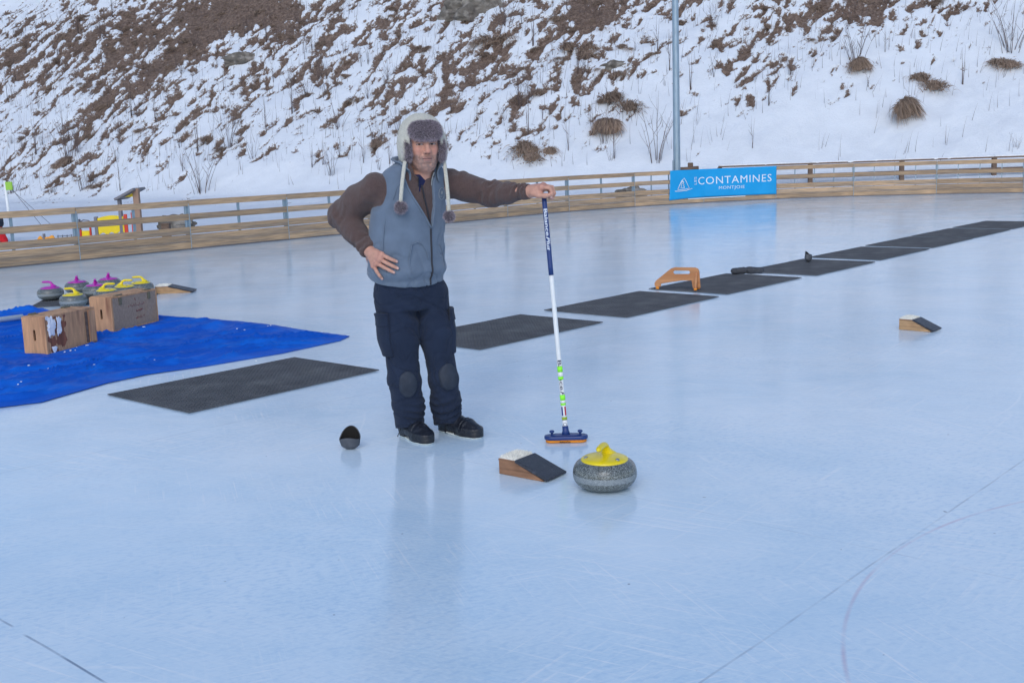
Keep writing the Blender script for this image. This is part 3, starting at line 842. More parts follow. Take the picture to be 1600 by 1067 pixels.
op = empty("animal_panel", (PX(88), 21.6, .03)); tag(op, "low orange play panel cut with round lobes left of the yellow panel", "play panel"); gl2 = op.location.copy()
def lobes(cx, cy, rx, ry, n, k):
    return [(PX(cx + rx * (1 + k * math.cos(n * t)) * math.cos(t)) - gl2.x, PZ(cy + ry * (1 + k * math.cos(n * t)) * math.sin(t)) - gl2.z) for t in np.linspace(0, 2 * math.pi, 40, endpoint=False)]
MB().prism(lobes(76, 370, 5.5, 7, 4, .12), .03).build("lobed_board", MT['playorange'], op)
MB().prism(lobes(92, 370, 9, 7.5, 5, .14), .03).build("lobed_board", MT['playorange'], op)
MB().box((PX(82) - gl2.x, 0, PZ(371) - gl2.z), (.035, .05, .30)).build("post", MT['playgrey'], op)
MB().box((PX(93) - gl2.x, -.02, PZ(372) - gl2.z), (.07, .02, .05)).build("footrest", MT['dark'], op)
nb = MB()
for k in range(4):
    nb.tube([(PX(101 + k * 7) - gl2.x, .05, PZ(376) - gl2.z), (PX(102 + k * 7) - gl2.x, .05, PZ(362) - gl2.z)], .006, 5)
for y in (364, 370): nb.tube([(PX(100) - gl2.x, .05, PZ(y) - gl2.z), (PX(124) - gl2.x, .05, PZ(y - 1) - gl2.z)], .006, 5)
nb.build("rope_net", MT['blk'], op)

mp_ = empty("marker_pole", (-10.93, 25, 0)); tag(mp_, "thin white pole with lime green tip and stay wires behind the fence at far left", "pole")
MB().tube([(0, 0, 0), (-.03, 0, 1.2)], [.035, .03], 10).build("shaft", MT['white'], mp_)
MB().box((.05, 0, 1.08), (.16, .05, .18)).build("tip", MT['green'], mp_, bevel=.01)
MB().tube([(.12, 0, 1.0), (.7, .1, .1)], .005, 5).tube([(.1, 0, 1.0), (.95, .1, .1)], .004, 5).build("stay", MT['blk'], mp_)


def lump(name, loc, r, mat, seed, label, cat, sq=(1, 1, .7)):
    bm = bmesh.new(); bmesh.ops.create_icosphere(bm, subdivisions=4, radius=1)
    for v in bm.verts:
        c = np.array(v.co)
        k = 1 + .42 * float(fbm(c[0] * 1.3 + seed, c[1] * 1.3, c[2] * 1.3, 3)) + .13 * float(noise3(c[0] * 5, c[1] * 5 + seed, c[2] * 5))
        v.co = Vector((c[0] * sq[0], c[1] * sq[1], max(c[2], -.5) * sq[2])) * r * k
    me = bpy.data.meshes.new(name); bm.to_mesh(me); bm.free()
    return tag(link(name, me, MT[mat], loc=loc), label, cat)


lump("rock", (-6.45, 22.2, .26), .24, 'rock', 1.2, "dark snow-dusted rock behind the fence right of the yellow play panel", "rock", (1.4, .8, .8))
lump("rock", (3.32, 30.4, .22), .26, 'rock', 3.9, "dark boulder seen through the fence gap just left of the banner", "rock", (1.5, .8, .7))
wb = empty("wooden_box", (-6.2, 20.6, 0.05)); tag(wb, "small dark wooden box on the snow close behind the left fence", "box")
MB().box((0, 0, .16), (.14, .14, .32)).build("body", MT['darkwood'], wb, bevel=.006)
MB().box((0, 0, .33), (.16, .16, .02)).build("lid", MT['darkwood'], wb, bevel=.004)
# ------------------------------------------------------------------ rubber mats with holes
def mat_mesh(Lx, Ly, pitch, h=.0065):
    nx, ny = int(Lx / pitch), int(Ly / pitch)
    px, py = Lx / nx, Ly / ny
    V, Fc = [], []
    # top lattice: corners and edge midpoints on a half-pitch grid
    GXn, GYn = 2 * nx + 1, 2 * ny + 1
    xs = -Lx / 2 + np.arange(GXn) * px / 2; ys = -Ly / 2 + np.arange(GYn) * py / 2
    gx_, gy_ = np.meshgrid(xs, ys, indexing='ij')
    top = np.stack([gx_, gy_, np.full_like(gx_, h)], -1).reshape(-1, 3)
    idx = lambda i, j: i * GYn + j
    ci, cj = np.meshgrid(np.arange(nx), np.arange(ny), indexing='ij'); ci = ci.ravel(); cj = cj.ravel()
    cx = -Lx / 2 + (ci + .5) * px; cy = -Ly / 2 + (cj + .5) * py
    ring = [(0, 0), (1, 0), (2, 0), (2, 1), (2, 2), (1, 2), (0, 2), (0, 1)]
    outer = np.stack([idx(2 * ci + a, 2 * cj + b) for a, b in ring], 1)
    rr = pitch * .42
    angs = [math.atan2(b - 1, a - 1) for a, b in ring]
    inner = np.stack([np.stack([cx + rr * math.cos(t), cy + rr * math.sin(t), np.full(len(cx), h)], -1) for t in angs], 1)
    low = inner.copy(); low[..., 2] = .0008
    n0 = len(top); n1 = n0 + inner.shape[0] * 8
    ii = n0 + np.arange(len(cx) * 8).reshape(-1, 8); ll = n1 + np.arange(len(cx) * 8).reshape(-1, 8)
    F = []
    for k in range(8):
        k2 = (k + 1) % 8
        F.append(np.stack([outer[:, k], outer[:, k2], ii[:, k2], ii[:, k]], 1))
        F.append(np.stack([ii[:, k], ii[:, k2], ll[:, k2], ll[:, k]], 1))
    Vt = np.concatenate([top, inner.reshape(-1, 3), low.reshape(-1, 3)])
    # outer skirt
    per = [idx(i, 0) for i in range(GXn)] + [idx(GXn - 1, j) for j in range(1, GYn)] + [idx(i, GYn - 1) for i in range(GXn - 2, -1, -1)] + [idx(0, j) for j in range(GYn - 2, 0, -1)]
    sk = Vt[per].copy(); sk[:, 2] = .001; b = len(Vt); Vt = np.concatenate([Vt, sk]); n = len(per)
    F.append(np.array([[per[(k + 1) % n], per[k], b + k, b + (k + 1) % n] for k in range(n)]))
    # gentle unevenness so a mat does not lie ruler-flat
    Vt[:, 2] += np.where(Vt[:, 2] > .0005, .002 * (1 + noise3(Vt[:, 0] * 2.2, Vt[:, 1] * 2.2, .5)), 0)
    me = mesh_np("rubber_mat", Vt, np.concatenate(F), smooth=False)
    return me


mat_me = mat_mesh(1.53, .95, .034)
mat_me.materials.append(MT['matrub'])
MATS = [((-1.80, 7.52), 48.4, "nearest black perforated rubber mat, lying in front of the blue tarpaulin left of the man"),
        ((-.08, 9.35), 47.6, "black perforated rubber mat right behind the man's legs and the broom shaft"),
        ((1.175, 10.715), 48.0, "black perforated rubber mat between the broom shaft and the orange plywood aid"),
        ((2.32, 12.02), 47.5, "black perforated rubber mat beneath the orange plywood aid"),
        ((3.55, 13.32), 48.2, "black perforated rubber mat carrying the upright grey gripper"),
        ((4.70, 14.66), 48.0, "black perforated rubber mat just past the one with the upright gripper"),
        ((5.82, 15.96), 48.4, "third farthest black perforated rubber mat in the diagonal row"),
        ((6.90, 17.20), 48.4, "second farthest black perforated rubber mat in the diagonal row"),
        ((8.02, 18.48), 48.0, "farthest black perforated rubber mat at the right edge of the photo")]
for (c, a, lb) in MATS:
    tag(link("rubber_mat", mat_me, loc=(c[0], c[1], .001), rz=math.radians(a)), lb, "mat", "black rubber mats laid in a diagonal row on the ice")
sm = mat_mesh(1.25, .95, .034); sm.materials.append(MT['matrub'])
tag(link("rubber_mat", sm, loc=(-4.62, 12.60, .001), rz=math.radians(10)), "black perforated rubber mat under the purple and yellow curling stones", "mat")

# ------------------------------------------------------------------ blue tarpaulin
TP = [(-4.3, 6.2), (-3.25, 6.98), (-3.03, 7.10), (-2.80, 7.66), (-2.61, 7.92), (-2.265, 8.18), (-1.784, 8.61), (-1.40, 9.12), (-1.352, 9.337), (-1.647, 9.61),
      (-2.35, 10.30), (-2.85, 10.66), (-3.45, 11.03), (-4.0, 11.32), (-4.74, 11.62), (-4.98, 11.95), (-5.3, 11.75), (-6.2, 11.0), (-7.2, 10.1), (-6.4, 8.6), (-5.2, 7.2)]


def make_tarp():
    poly = np.array(TP)
    x = np.arange(-7.3, -1.25, .022); y = np.arange(6.1, 12.1, .022)
    X, Y = np.meshgrid(x, y, indexing='ij'); P = np.stack([X.ravel(), Y.ravel()], 1)
    d, ins = seg_dist(P, poly)
    d = np.where(ins, d, -d) + .012 * noise3(P[:, 0] * 2.5, P[:, 1] * 2.5, 2.)
    d = d.reshape(X.shape)
    # folds run roughly along the tarpaulin's long side and across it
    a = math.radians(42); U = X * math.cos(a) + Y * math.sin(a); W = -X * math.sin(a) + Y * math.cos(a)
    wx = U + .35 * noise3(X * .9, Y * .9, 5.); wy = W + .25 * noise3(X * 1.1, Y * 1.1, 9.)
    r1 = 1 - np.abs(noise3(wx * .55, wy * 4.2, 1.)) * 2.2
    r2 = 1 - np.abs(noise3(X * 3.2 + .5 * noise3(X * 2, Y * 2, 1.), Y * 1.2, 3.)) * 2.4
    r3 = 1 - np.abs(noise3(wx * 2.6, wy * 9, 7.)) * 2
    z = .008 + .034 * np.clip(r1, 0, 1) ** 4 + .018 * np.clip(r2, 0, 1) ** 8 + .014 * np.clip(r3, 0, 1) ** 6 + .010 * noise3(X * 1.3, Y * 1.3, 4.) + .0012 * noise3(X * 14, Y * 14, 4.)
    z += .03 * np.exp(-((X + 5.0) ** 2 + (Y - 11.75) ** 2) / .08) * 2.2 * sstep(.02, .2, d)
    z += .035 * np.exp(-((X + 2.66) ** 2 + (Y - 7.93) ** 2) / .012)
    z += .04 * np.exp(-((X + 1.40) ** 2 + (Y - 9.32) ** 2) / .004)
    flat = np.ones_like(X)
    for (cx, cy, an, hx, hy) in CRATE_FOOT:
        ca, sa = math.cos(an), math.sin(an)
        lx = (X - cx) * ca + (Y - cy) * sa; ly = -(X - cx) * sa + (Y - cy) * ca
        q = np.maximum(np.abs(lx) - hx, np.abs(ly) - hy)
        flat = np.minimum(flat, sstep(-.02, .16, q))
    z = .006 + (z - .006) * (.12 + .88 * flat)
    z = z * (.10 + .90 * sstep(0, .22, d)) + .004
    V = np.stack([X, Y, z], -1).reshape(-1, 3)
    Fq = grid_faces(len(x), len(y))
    dfl = d.ravel(); keep = (dfl[Fq] > 0).any(1) & (dfl[Fq] > -.035).all(1); Fq = Fq[keep]
    gxx, gyy = np.gradient(d, .022); gm = np.hypot(gxx, gyy) + 1e-6
    out = (dfl < 0)[:, None]
    mv = np.stack([(gxx / gm).ravel(), (gyy / gm).ravel()], 1) * (-dfl)[:, None]
    V[:, :2] += np.where(out, mv, 0)
    used = np.unique(Fq); mp = np.full(len(V), -1); mp[used] = np.arange(len(used))
    me = mesh_np("tarpaulin", V[used], mp[Fq])
    m = M("blue_tarpaulin", lin(0, 88, 196), 0.58, 0.08, 1.6, 0.3, 45, spec=.3, col2=lin(4, 104, 212), c2s=2.5)
    o = link("tarpaulin", me, m)
    o.modifiers.new("thick", 'SOLIDIFY').thickness = .0025
    tag(o, "crumpled bright blue tarpaulin spread over the ice under two wooden crates", "tarpaulin")
    return dict(zip(map(tuple, np.round(P, 3)), z.ravel())), (x, y, z)


C1 = (np.array([-3.708, 8.903]), math.atan2(.565, .192), .60, .225, .305)      # front corner, heading of long side, length, width, height
C2 = (np.array([-3.55, 9.985]), math.atan2(.59, .221), .635, .24, .315)
CRATE_FOOT = []
for (c, a, l, w, h) in (C1, C2):
    ux = np.array([math.cos(a), math.sin(a)]); uy = np.array([-math.sin(a), math.cos(a)])
    m_ = c + ux * l / 2 + uy * w / 2
    CRATE_FOOT.append((m_[0], m_[1], a, l / 2, w / 2))
_, (tx_, ty_, tz_) = make_tarp()


def crate(i, label, body_mat, end_mat):
    cx, cy, a, hl, hw = CRATE_FOOT[i]; h = (C1, C2)[i][4]
    r = tag(empty("wooden_crate", (cx, cy, .010), a), label, "crate", "wooden crates on the blue tarpaulin")
    z0 = .0; t = .016
    # local x along the long side; the near end is at -x, the visible long side at -y
    mb = MB()
    mb.box((0, -hw + t / 2, h / 2), (2 * hl - .034, t, h - .034)); mb.build("side_panel", MT[body_mat], r, bevel=.002)
    MB().box((0, hw - t / 2, h / 2), (2 * hl - .034, t, h - .034)).build("side_panel", MT[body_mat], r, bevel=.002)
    for sx, nm in ((-1, "end_panel"), (1, "end_panel")):
        # end panel with an upright slotted hand hole
        bm = bmesh.new()
        W, Hh = hw, h - .004
        out = [(-W, .002), (W, .002), (W, Hh), (-W, Hh)]
        zc = h * .50; hr = .012; hl_ = .034
        hole = [(hr * math.cos(t_), zc + (hl_ if math.sin(t_) > 0 else -hl_) + hr * math.sin(t_)) for t_ in np.linspace(math.pi * .02, 2 * math.pi * 1.0 - .06, 20)]
        dup_ = []
        vo = [bm.verts.new((sx * hl, y, z)) for y, z in out]; vh = [bm.verts.new((sx * hl, y, z)) for y, z in hole]
        eo = [bm.edges.new((vo[k], vo[(k + 1) % 4])) for k in range(4)]; eh = [bm.edges.new((vh[k], vh[(k + 1) % 20])) for k in range(20)]
        bmesh.ops.triangle_fill(bm, edges=eo + eh, use_beauty=True)
        me = bpy.data.meshes.new(nm); bm.to_mesh(me); bm.free()
        o = link(nm, me, MT[end_mat], r)
        sd = o.modifiers.new("thick", 'SOLIDIFY'); sd.thickness = .017; sd.offset = -1 if me.polygons[0].normal.x * sx > 0 else 1
    MB().box((0, 0, h - .009), (2 * hl - .036, 2 * hw + .004, .018)).build("lid", MT[end_mat if i else 'crate'], r, bevel=.003)
    MB().box((0, 0, .012), (2 * hl - .036, 2 * hw - .002, .018)).build("bottom", MT['crate'], r)
    MB().box((0, 0, h * .45), (2 * hl - .08, 2 * hw - .06, h * .7)).build("inner_shade", MT['dark'], r)  # near-black block painted in for the shade behind the hand holes
    return r, hl, hw, h


r, hl, hw, h = crate(0, "nearer upright wooden crate with reddish stains and a snow patch on the blue tarpaulin", 'crate', 'crate')
for x in (-.19, .19):
    q = MB().box((x, hw - .03, h + .004), (.075, .028, .007)); q.tube([(x - .04, hw - .012, h + .007), (x + .04, hw - .012, h + .007)], .006, 8); q.build("hinge", MT['hinge'], r)


def splat(name, mat, r, cx, cz, wx, wz, y, seed, thick, lo=0.0):
    """an irregular patch lying on the crate's long side"""
    n = 46
    xs = np.linspace(cx - wx, cx + wx, n); zs = np.linspace(cz - wz, cz + wz, n)
    X, Z = np.meshgrid(xs, zs, indexing='ij')
    q = np.maximum(np.abs((X - cx) / wx), np.abs((Z - cz) / wz))
    f = .78 - q + .45 * fbm(X * 26 + seed, Z * 15, seed, 3)
    hgt = np.clip(f, -.02, .25)
    V = np.stack([X, y - thick * np.clip(hgt, 0, 1) / .25 * (1 + .3 * noise3(X * 60, Z * 60, 1.)) - .0006, Z], -1).reshape(-1, 3)
    Fq = grid_faces(n, n); keep = (f.ravel()[Fq] > lo).all(1); Fq = Fq[keep]
    if len(Fq) == 0: return
    us_ = np.unique(Fq); mp = np.full(len(V), -1); mp[us_] = np.arange(len(us_))
    o = link(name, mesh_np(name, V[us_], mp[Fq]), MT[mat], r)
    return o


yy = -hw
splat("stain", 'rust', r, -.13, h * .48, .075, h * .52, yy, 3.0, .0008)
splat("stain", 'rust', r, -.235, h * .22, .05, h * .28, yy, 9.3, .0008)
splat("snow_patch", 'snowpatch', r, -.235, h * .70, .060, h * .30, yy - .001, 5.0, .008)
splat("snow_patch", 'snowpatch', r, -.145, h * .70, .042, h * .28, yy - .001, 12.5, .006, .05)
splat("snow_patch", 'snowpatch', r, -.22, h * .10, .05, h * .10, yy - .001, 21.5, .006, .05)
MB().box((hl - .05, yy - .005, h / 2 - .005), (.085, .009, h - .04)).build("batten", MT['crate'], r, bevel=.002)
MB().box((hl - .115, yy - .003, h / 2 - .005), (.03, .005, h - .05)).build("groove_strip", MT['darkwood'], r)

r, hl, hw, h = crate(1, "farther weathered grey plywood crate with faint red marker scrawl on the blue tarpaulin", 'crate_grey', 'crate')
for x in (-.20, .20):
    q = MB().box((x, -hw + .03, h + .004), (.075, .03, .007)); q.tube([(x - .04, -hw + .006, h + .006), (x + .04, -hw + .006, h + .006)], .006, 8)
    q.box((x, -hw - .0035, h - .05), (.04, .004, .065)); q.build("hinge", MT['hinge'], r)
sc = MB()
rs = random.Random(5)
for (zz, x0, x1, n) in ((.255, .02, .05, 1), (.205, -.07, .17, 9), (.150, .03, .13, 6), (.085, .02, .15, 6)):
    for k in range(n):
        xa = x0 + (x1 - x0) * k / max(n, 1) - .03
        p = [(xa + rs.uniform(0, .018), -hw - .0012, zz + rs.uniform(-.014, .014)) for _ in range(rs.choice((3, 4)))]
        sc.tube(p, .0018, 4)
sc.build("marker_scrawl", MT['marker'], r)

# white pipe poking in at the left of the crates
tag(MB().tube([(-5.9, 9.55, .075), (-5.3, 10.2, .07), (-4.72, 10.84, .065)], .026, 14).build("pipe", MT['pipe']), "straight white plastic pipe lying on the tarpaulin behind the nearer crate", "pipe")

# small crumbs of snow on the tarpaulin and the ice
def crumbs():
    V, Fq = [], []
    bm = bmesh.new()
    rr = random.Random(11)
    spots = [(-3.45, 8.25, .12, 6), (-3.35, 7.6, .16, 7), (-3.2, 9.2, .35, 3), (-2.5, 9.6, .5, 5), (-2.9, 8.5, .5, 3), (-2.2, 9.9, .10, 3), (-4.3, 8.9, .25, 4), (-3.5, 9.05, .05, 9)]
    for (cx, cy, s, n) in spots:
        for _ in range(n):
            x, y = rr.gauss(cx, s), rr.gauss(cy, s * .6)
            i = int((x - tx_[0]) / .022); j = int((y - ty_[0]) / .022)
            if not (0 <= i < len(tx_) and 0 <= j < len(ty_)): continue
            r_ = rr.uniform(.003, .009)
            m_ = Matrix.Translation((x, y, float(tz_[i, j]) + r_ * .25)) @ Matrix.Rotation(rr.uniform(0, 3), 4, 'Z') @ Matrix.Diagonal((rr.uniform(1, 2.2), 1, .6, 1))
            bmesh.ops.create_icosphere(bm, subdivisions=1, radius=r_, matrix=m_)
    me = bpy.data.meshes.new("snow_crumbs"); bm.to_mesh(me); bm.free()
    tag(link("snow_crumbs", me, MT['snowpatch']), "white crumbs of snow scattered over the blue tarpaulin", "snow crumbs", kind='stuff')


crumbs()

# ------------------------------------------------------------------ curling stones
ST_PROF = [(.058, .003), (.064, .0), (.072, .003), (.100, .009), (.123, .021), (.136, .038), (.1415, .054), (.1425, .068), (.1412, .086), (.136, .103), (.124, .119), (.108, .128), (.088, .132), (.0, .133)]


def smooth_prof(P, n=60):
    P = np.array(P); d = np.r_[0, np.cumsum(np.linalg.norm(np.diff(P, axis=0), axis=1))]
    t = np.linspace(0, d[-1], n); q = np.stack([np.interp(t, d, P[:, 0]), np.interp(t, d, P[:, 1])], 1)
    for _ in range(3): q[1:-1] = (q[:-2] + 2 * q[1:-1] + q[2:]) / 4
    return [tuple(x) for x in q]


stone_me = MB().lathe(smooth_prof(ST_PROF[:-1]), 72).mesh("granite_body"); stone_me.materials.append(MT['granite'])


def handle_mesh():
    bm_ = MB()
    bm_.lathe([(a, b + .021) for a, b in smooth_prof([(.104, .105), (.107, .109), (.106, .113), (.09, .121), (.06, .127), (.03, .131), (.006, .132)], 26)], 56)
    # gooseneck: wide foot at the back of the disc, rising and turning forward into a rounded grip (+x is the grip end)
    path = [(-.046, 0, .120), (-.042, 0, .130), (-.035, 0, .141), (-.028, 0, .153), (-.021, 0, .165), (-.012, 0, .1745), (.002, 0, .180), (.02, 0, .182), (.04, 0, .1815), (.06, 0, .180), (.078, 0, .179), (.09, 0, .178), (.096, 0, .1775)]
    rad = [.046, .034, .024, .0185, .0160, .0150, .0145, .0145, .0145, .0142, .0135, .0105, .004]
    # denser
    P = np.array(path) + [0, 0, .017]; t = np.linspace(0, len(P) - 1, 40); k = np.arange(len(P))
    q = np.stack([np.interp(t, k, P[:, i]) for i in range(3)], 1); rr = np.interp(t, k, rad)
    for _ in range(2):
        q[1:-1] = (q[:-2] + 2 * q[1:-1] + q[2:]) / 4; rr[1:-1] = (rr[:-2] + 2 * rr[1:-1] + rr[2:]) / 4
    V, Fc = [], []
    n = 20
    for i, p in enumerate(q):
        d = Vector(q[min(i + 1, 39)] - q[max(i - 1, 0)]).normalized(); u = Vector((0, 1, 0)); w = d.cross(u)
        for a in range(n):
            th = 2 * math.pi * a / n
            V.append(Vector(p) + u * (rr[i] * math.cos(th)) + w * (rr[i] * .85 * math.sin(th)))
    for i in range(39):
        for a in range(n):
            a2 = (a + 1) % n
            Fc.append((i * n + a, i * n + a2, (i + 1) * n + a2, (i + 1) * n + a))
    Fc.append(tuple(range(n))); Fc.append(tuple(39 * n + a for a in range(n)))
    bm_.add(V, Fc, 1, True)
    return bm_.mesh("handle")


hm = {}
_h = handle_mesh()
hm['yellow'] = _h; hm['purple'] = _h.copy()
hm['yellow'].materials.append(MT['yellow']); hm['purple'].materials.append(MT['purple'])
bolt_me = MB().lathe([(.0095, 0), (.0095, .003), (.0075, .0045), (.005, .0045), (.0045, .003), (.001, .003)], 20).mesh("badge"); bolt_me.materials.append(MT['steel'])


def stone(loc, rz, colour, label, group=None):
    r = tag(empty("curling_stone", loc, rz), label, "curling stone", group)
    link("granite_body", stone_me, parent=r)
    hd = link("handle", hm[colour], parent=r)
    for k in range(3):
        a = 2 * math.pi * k / 3 + math.pi
        b = link("badge", bolt_me, parent=hd, loc=(.084 * math.cos(a), .084 * math.sin(a), .1430))
        b.rotation_euler = (0, .30, a)
    return r


stone((.392, 4.855, .0005), math.radians(-112), 'yellow', "large foreground grey granite curling stone with a yellow handle beside the wooden wedge")
GZ = .015
GP = "curling stones parked behind the crates"
stone((-5.15, 12.61, GZ), math.radians(168), 'purple', "curling stone with purple handle, leftmost of the four purple ones", GP)
stone((-5.05, 13.15, GZ), math.radians(-68), 'purple', "purple-handled curling stone just right of the leftmost one, partly behind a yellow one", GP)
stone((-4.68, 12.72, GZ), math.radians(-72), 'purple', "purple-handled curling stone third from left, in front of the farthest purple one", GP)
stone((-4.76, 13.38, GZ), math.radians(-66), 'purple', "purple-handled curling stone farthest back and farthest right of the purple ones", GP)
stone((-4.66, 11.98, .001), math.radians(170), 'yellow', "yellow-handled curling stone in full view behind the nearer crate", GP)
stone((-4.37, 12.18, GZ), math.radians(15), 'yellow', "yellow-handled curling stone half hidden at the left end of the grey crate", GP)
stone((-4.28, 12.50, GZ), math.radians(5), 'yellow', "yellow-handled curling stone showing handle and disc above the grey crate's middle", GP)
stone((-4.20, 12.82, GZ), math.radians(178), 'yellow', "yellow-handled curling stone showing only its grip above the grey crate's right end", GP)


# ------------------------------------------------------------------ wooden wedges with rubber ramp and bristle pad
def wedge(loc, heading, label, wood, L_=.275, W=.145, Hh=.078, tl=.10):
    r = tag(empty("starting_block", loc, heading), label, "wedge", "wooden wedges with rubber ramps standing on the ice")
    poly = [(0, 0), (L_ - .02, 0), (L_ - .02, .006), (tl, Hh - .012), (0, Hh - .012)]
    MB().prism(poly, W, Matrix.Translation((0, W / 2, 0))).build("wood_body", MT[wood], r, bevel=.002)
    MB().prism([(-.001, Hh - .0118), (tl + .004, Hh - .0118), (tl + .001, Hh - .004), (-.001, Hh - .004)], W + .003, Matrix.Translation((0, W / 2, 0))).build("top_board", MT['hackwood'], r, bevel=.001)
    # rubber slab down the slope
    sl = math.atan2(Hh - .018, L_ - .02 - tl)
    n = Vector((math.sin(sl), 0, math.cos(sl)))
    a = Vector((tl - .004, 0, Hh - .010)); b = Vector((L_ + .004, 0, .004))
    th = .014
    poly2 = [(a.x, a.z), (b.x, b.z), (b.x + n.x * th, b.z + n.z * th), (a.x + n.x * th * .8, a.z + n.z * th)]
    MB().prism(poly2, W + .012, Matrix.Translation((0, W / 2, 0))).build("rubber_ramp", MT['hackrub'], r, bevel=.004)
    rd = random.Random(int(loc[0] * 100))
    bm = MB()
    bm.box((tl * .48, W / 2, Hh - .001), (tl * .94, W * .92, .006), tint=.9)
    bm.lathe([(.0490, 0), (.044, .004), (.03, .008), (.004, .010)], 20, (tl * .48, W / 2, Hh), .9, tl * .46 / .049, W * .45 / .049)
    for i in range(26):
        for j in range(34):
            x = .004 + (tl - .010) * (i + rd.uniform(-.3, .3)) / 25; y = .008 + (W - .016) * (j + rd.uniform(-.3, .3)) / 33
            hh_ = rd.uniform(.009, .015) + .012 * math.sin(math.pi * i / 25) * math.sin(math.pi * j / 33); lx, ly = rd.uniform(-.004, .004), rd.uniform(-.004, .004)
            t = rd.uniform(.8, 1.15); w = .0016
            bm.add([(x - w, y, Hh), (x + w, y, Hh), (x + lx, y + ly, Hh + hh_)], [(0, 1, 2)], t)
            bm.add([(x, y - w, Hh), (x, y + w, Hh), (x + lx, y + ly, Hh + hh_)], [(0, 1, 2)], t)
    bm.build("bristle_pad", MT['bristle'], r)
    return r


wedge((-.082, 5.13, .001), math.atan2(-.62, .785), "nearest wooden wedge with black rubber ramp and white bristle pad, left of the foreground stone", 'hackwood')
wedge((3.035, 8.735, .001), math.atan2(-.60, .64), "wooden wedge with black rubber ramp standing alone at the right on open ice", 'hackwood2', .27, .145, .088, .11)
wedge((-4.07, 12.90, .001), math.atan2(.05, 1), "wooden wedge with rubber ramp far back, right of the grey crate", 'hackwood2', .42, .2, .085, .15)

# ------------------------------------------------------------------ orange plywood aid
ax, ay = np.array([1.53, 11.72]), np.array([1.86, 11.42])
dr = empty("delivery_aid", (1.50, 11.68, .014), math.radians(-24))
tag(dr, "orange plywood aid with a slotted hand grip and stubby feet, standing on a rubber mat", "delivery aid")
k = .49 / 74
def O(x, y): return ((x - 1016) * k, (457 - y) * k * .98)
outl = [O(*q) for q in [(1017, 453), (1016.5, 448), (1019, 443.5), (1040, 426.5), (1044, 423.5), (1050, 421.8), (1082, 421.8), (1086, 423.5), (1088, 427), (1088.5, 433), (1090, 454), (1078, 455), (1076, 442.5), (1060, 443), (1040, 446), (1027, 448.5), (1026.5, 453)]]
slot = [O(*q) for q in [(1049, 427), (1072, 427), (1074, 429.5), (1072, 432.3), (1049, 432.6), (1046.5, 430)]]
bm = bmesh.new()
vo = [bm.verts.new((x, 0, z)) for x, z in outl]; vh = [bm.verts.new((x, 0, z)) for x, z in slot]
bmesh.ops.triangle_fill(bm, edges=[bm.edges.new((vo[i], vo[(i + 1) % len(vo)])) for i in range(len(vo))] + [bm.edges.new((vh[i], vh[(i + 1) % len(vh)])) for i in range(len(vh))], use_beauty=True)
me = bpy.data.meshes.new("grip_panel"); bm.to_mesh(me); bm.free()
o = link("grip_panel", me, MT['ply'], dr); sd = o.modifiers.new("thick", 'SOLIDIFY'); sd.thickness = .018; sd.offset = 0; bev(o, .003, 2, 50)
for s in (-1, 1):
    MB().prism([(s * .011, .02), (s * .065, .02), (s * .06, .05), (s * .024, .16), (s * .011, .18)], .02, Matrix.Translation((O(1084, 0)[0] + .002, 0, 0)) @ Matrix.Rotation(math.pi / 2, 4, 'Z')).build("gusset", MT['ply'], dr, bevel=.002)
    MB().lathe([(.016, 0), (.018, .004), (.018, .018), (.012, .022)], 16, (O(1084, 0)[0], s * .055, 0)).build("foot", MT['orange_pad'], dr)
MB().lathe([(.016, 0), (.018, .004), (.018, .022), (.012, .028)], 16, (O(1021, 0)[0], 0, 0)).build("foot", MT['orange_pad'], dr)


# ------------------------------------------------------------------ rubber grippers (overshoes)
def gripper_mesh(L_=.25, W=.10, Hh=.075, seed=0.0):
    """low rubber overshoe: a shell round a foot outline, open on top"""
    n = 56; rows = 9
    V, Fc = [], []
    for j in range(rows):
        f = j / (rows - 1)
        for i in range(n):
            t = 2 * math.pi * i / n
            x = math.cos(t) * L_ / 2; y = math.sin(t) * W / 2 * (1 + .18 * math.cos(t)) * (1 - .1 * math.cos(2 * t))
            hloc = Hh * (.72 + .28 * math.cos(t) ** 2 + .12 * math.cos(t))
            inward = 1 - .38 * f ** 2.2 * (0.75 + .25 * math.cos(t))
            wob = 1 + .03 * float(noise3(x * 18 + seed, y * 18, f * 3))
            V.append((x * inward * wob, y * inward * wob, hloc * math.sin(f * math.pi / 2)))
    for j in range(rows - 1):
        for i in range(n):
            i2 = (i + 1) % n
            Fc.append((j * n + i, j * n + i2, (j + 1) * n + i2, (j + 1) * n + i))
    Fc.append(tuple(range(n - 1, -1, -1)))
    me = MB().add(V, Fc, 1, True).mesh("overshoe")
    return me


def gripper(loc, rot, label, **kw):
    o = link("rubber_gripper", gripper_mesh(**kw), MT['rubber'])
    s = o.modifiers.new("thick", 'SOLIDIFY'); s.thickness = .005; s.offset = 1
    o.location = loc; o.rotation_euler = rot
    return tag(o, label, "gripper", "rubber gripper overshoes lying about")


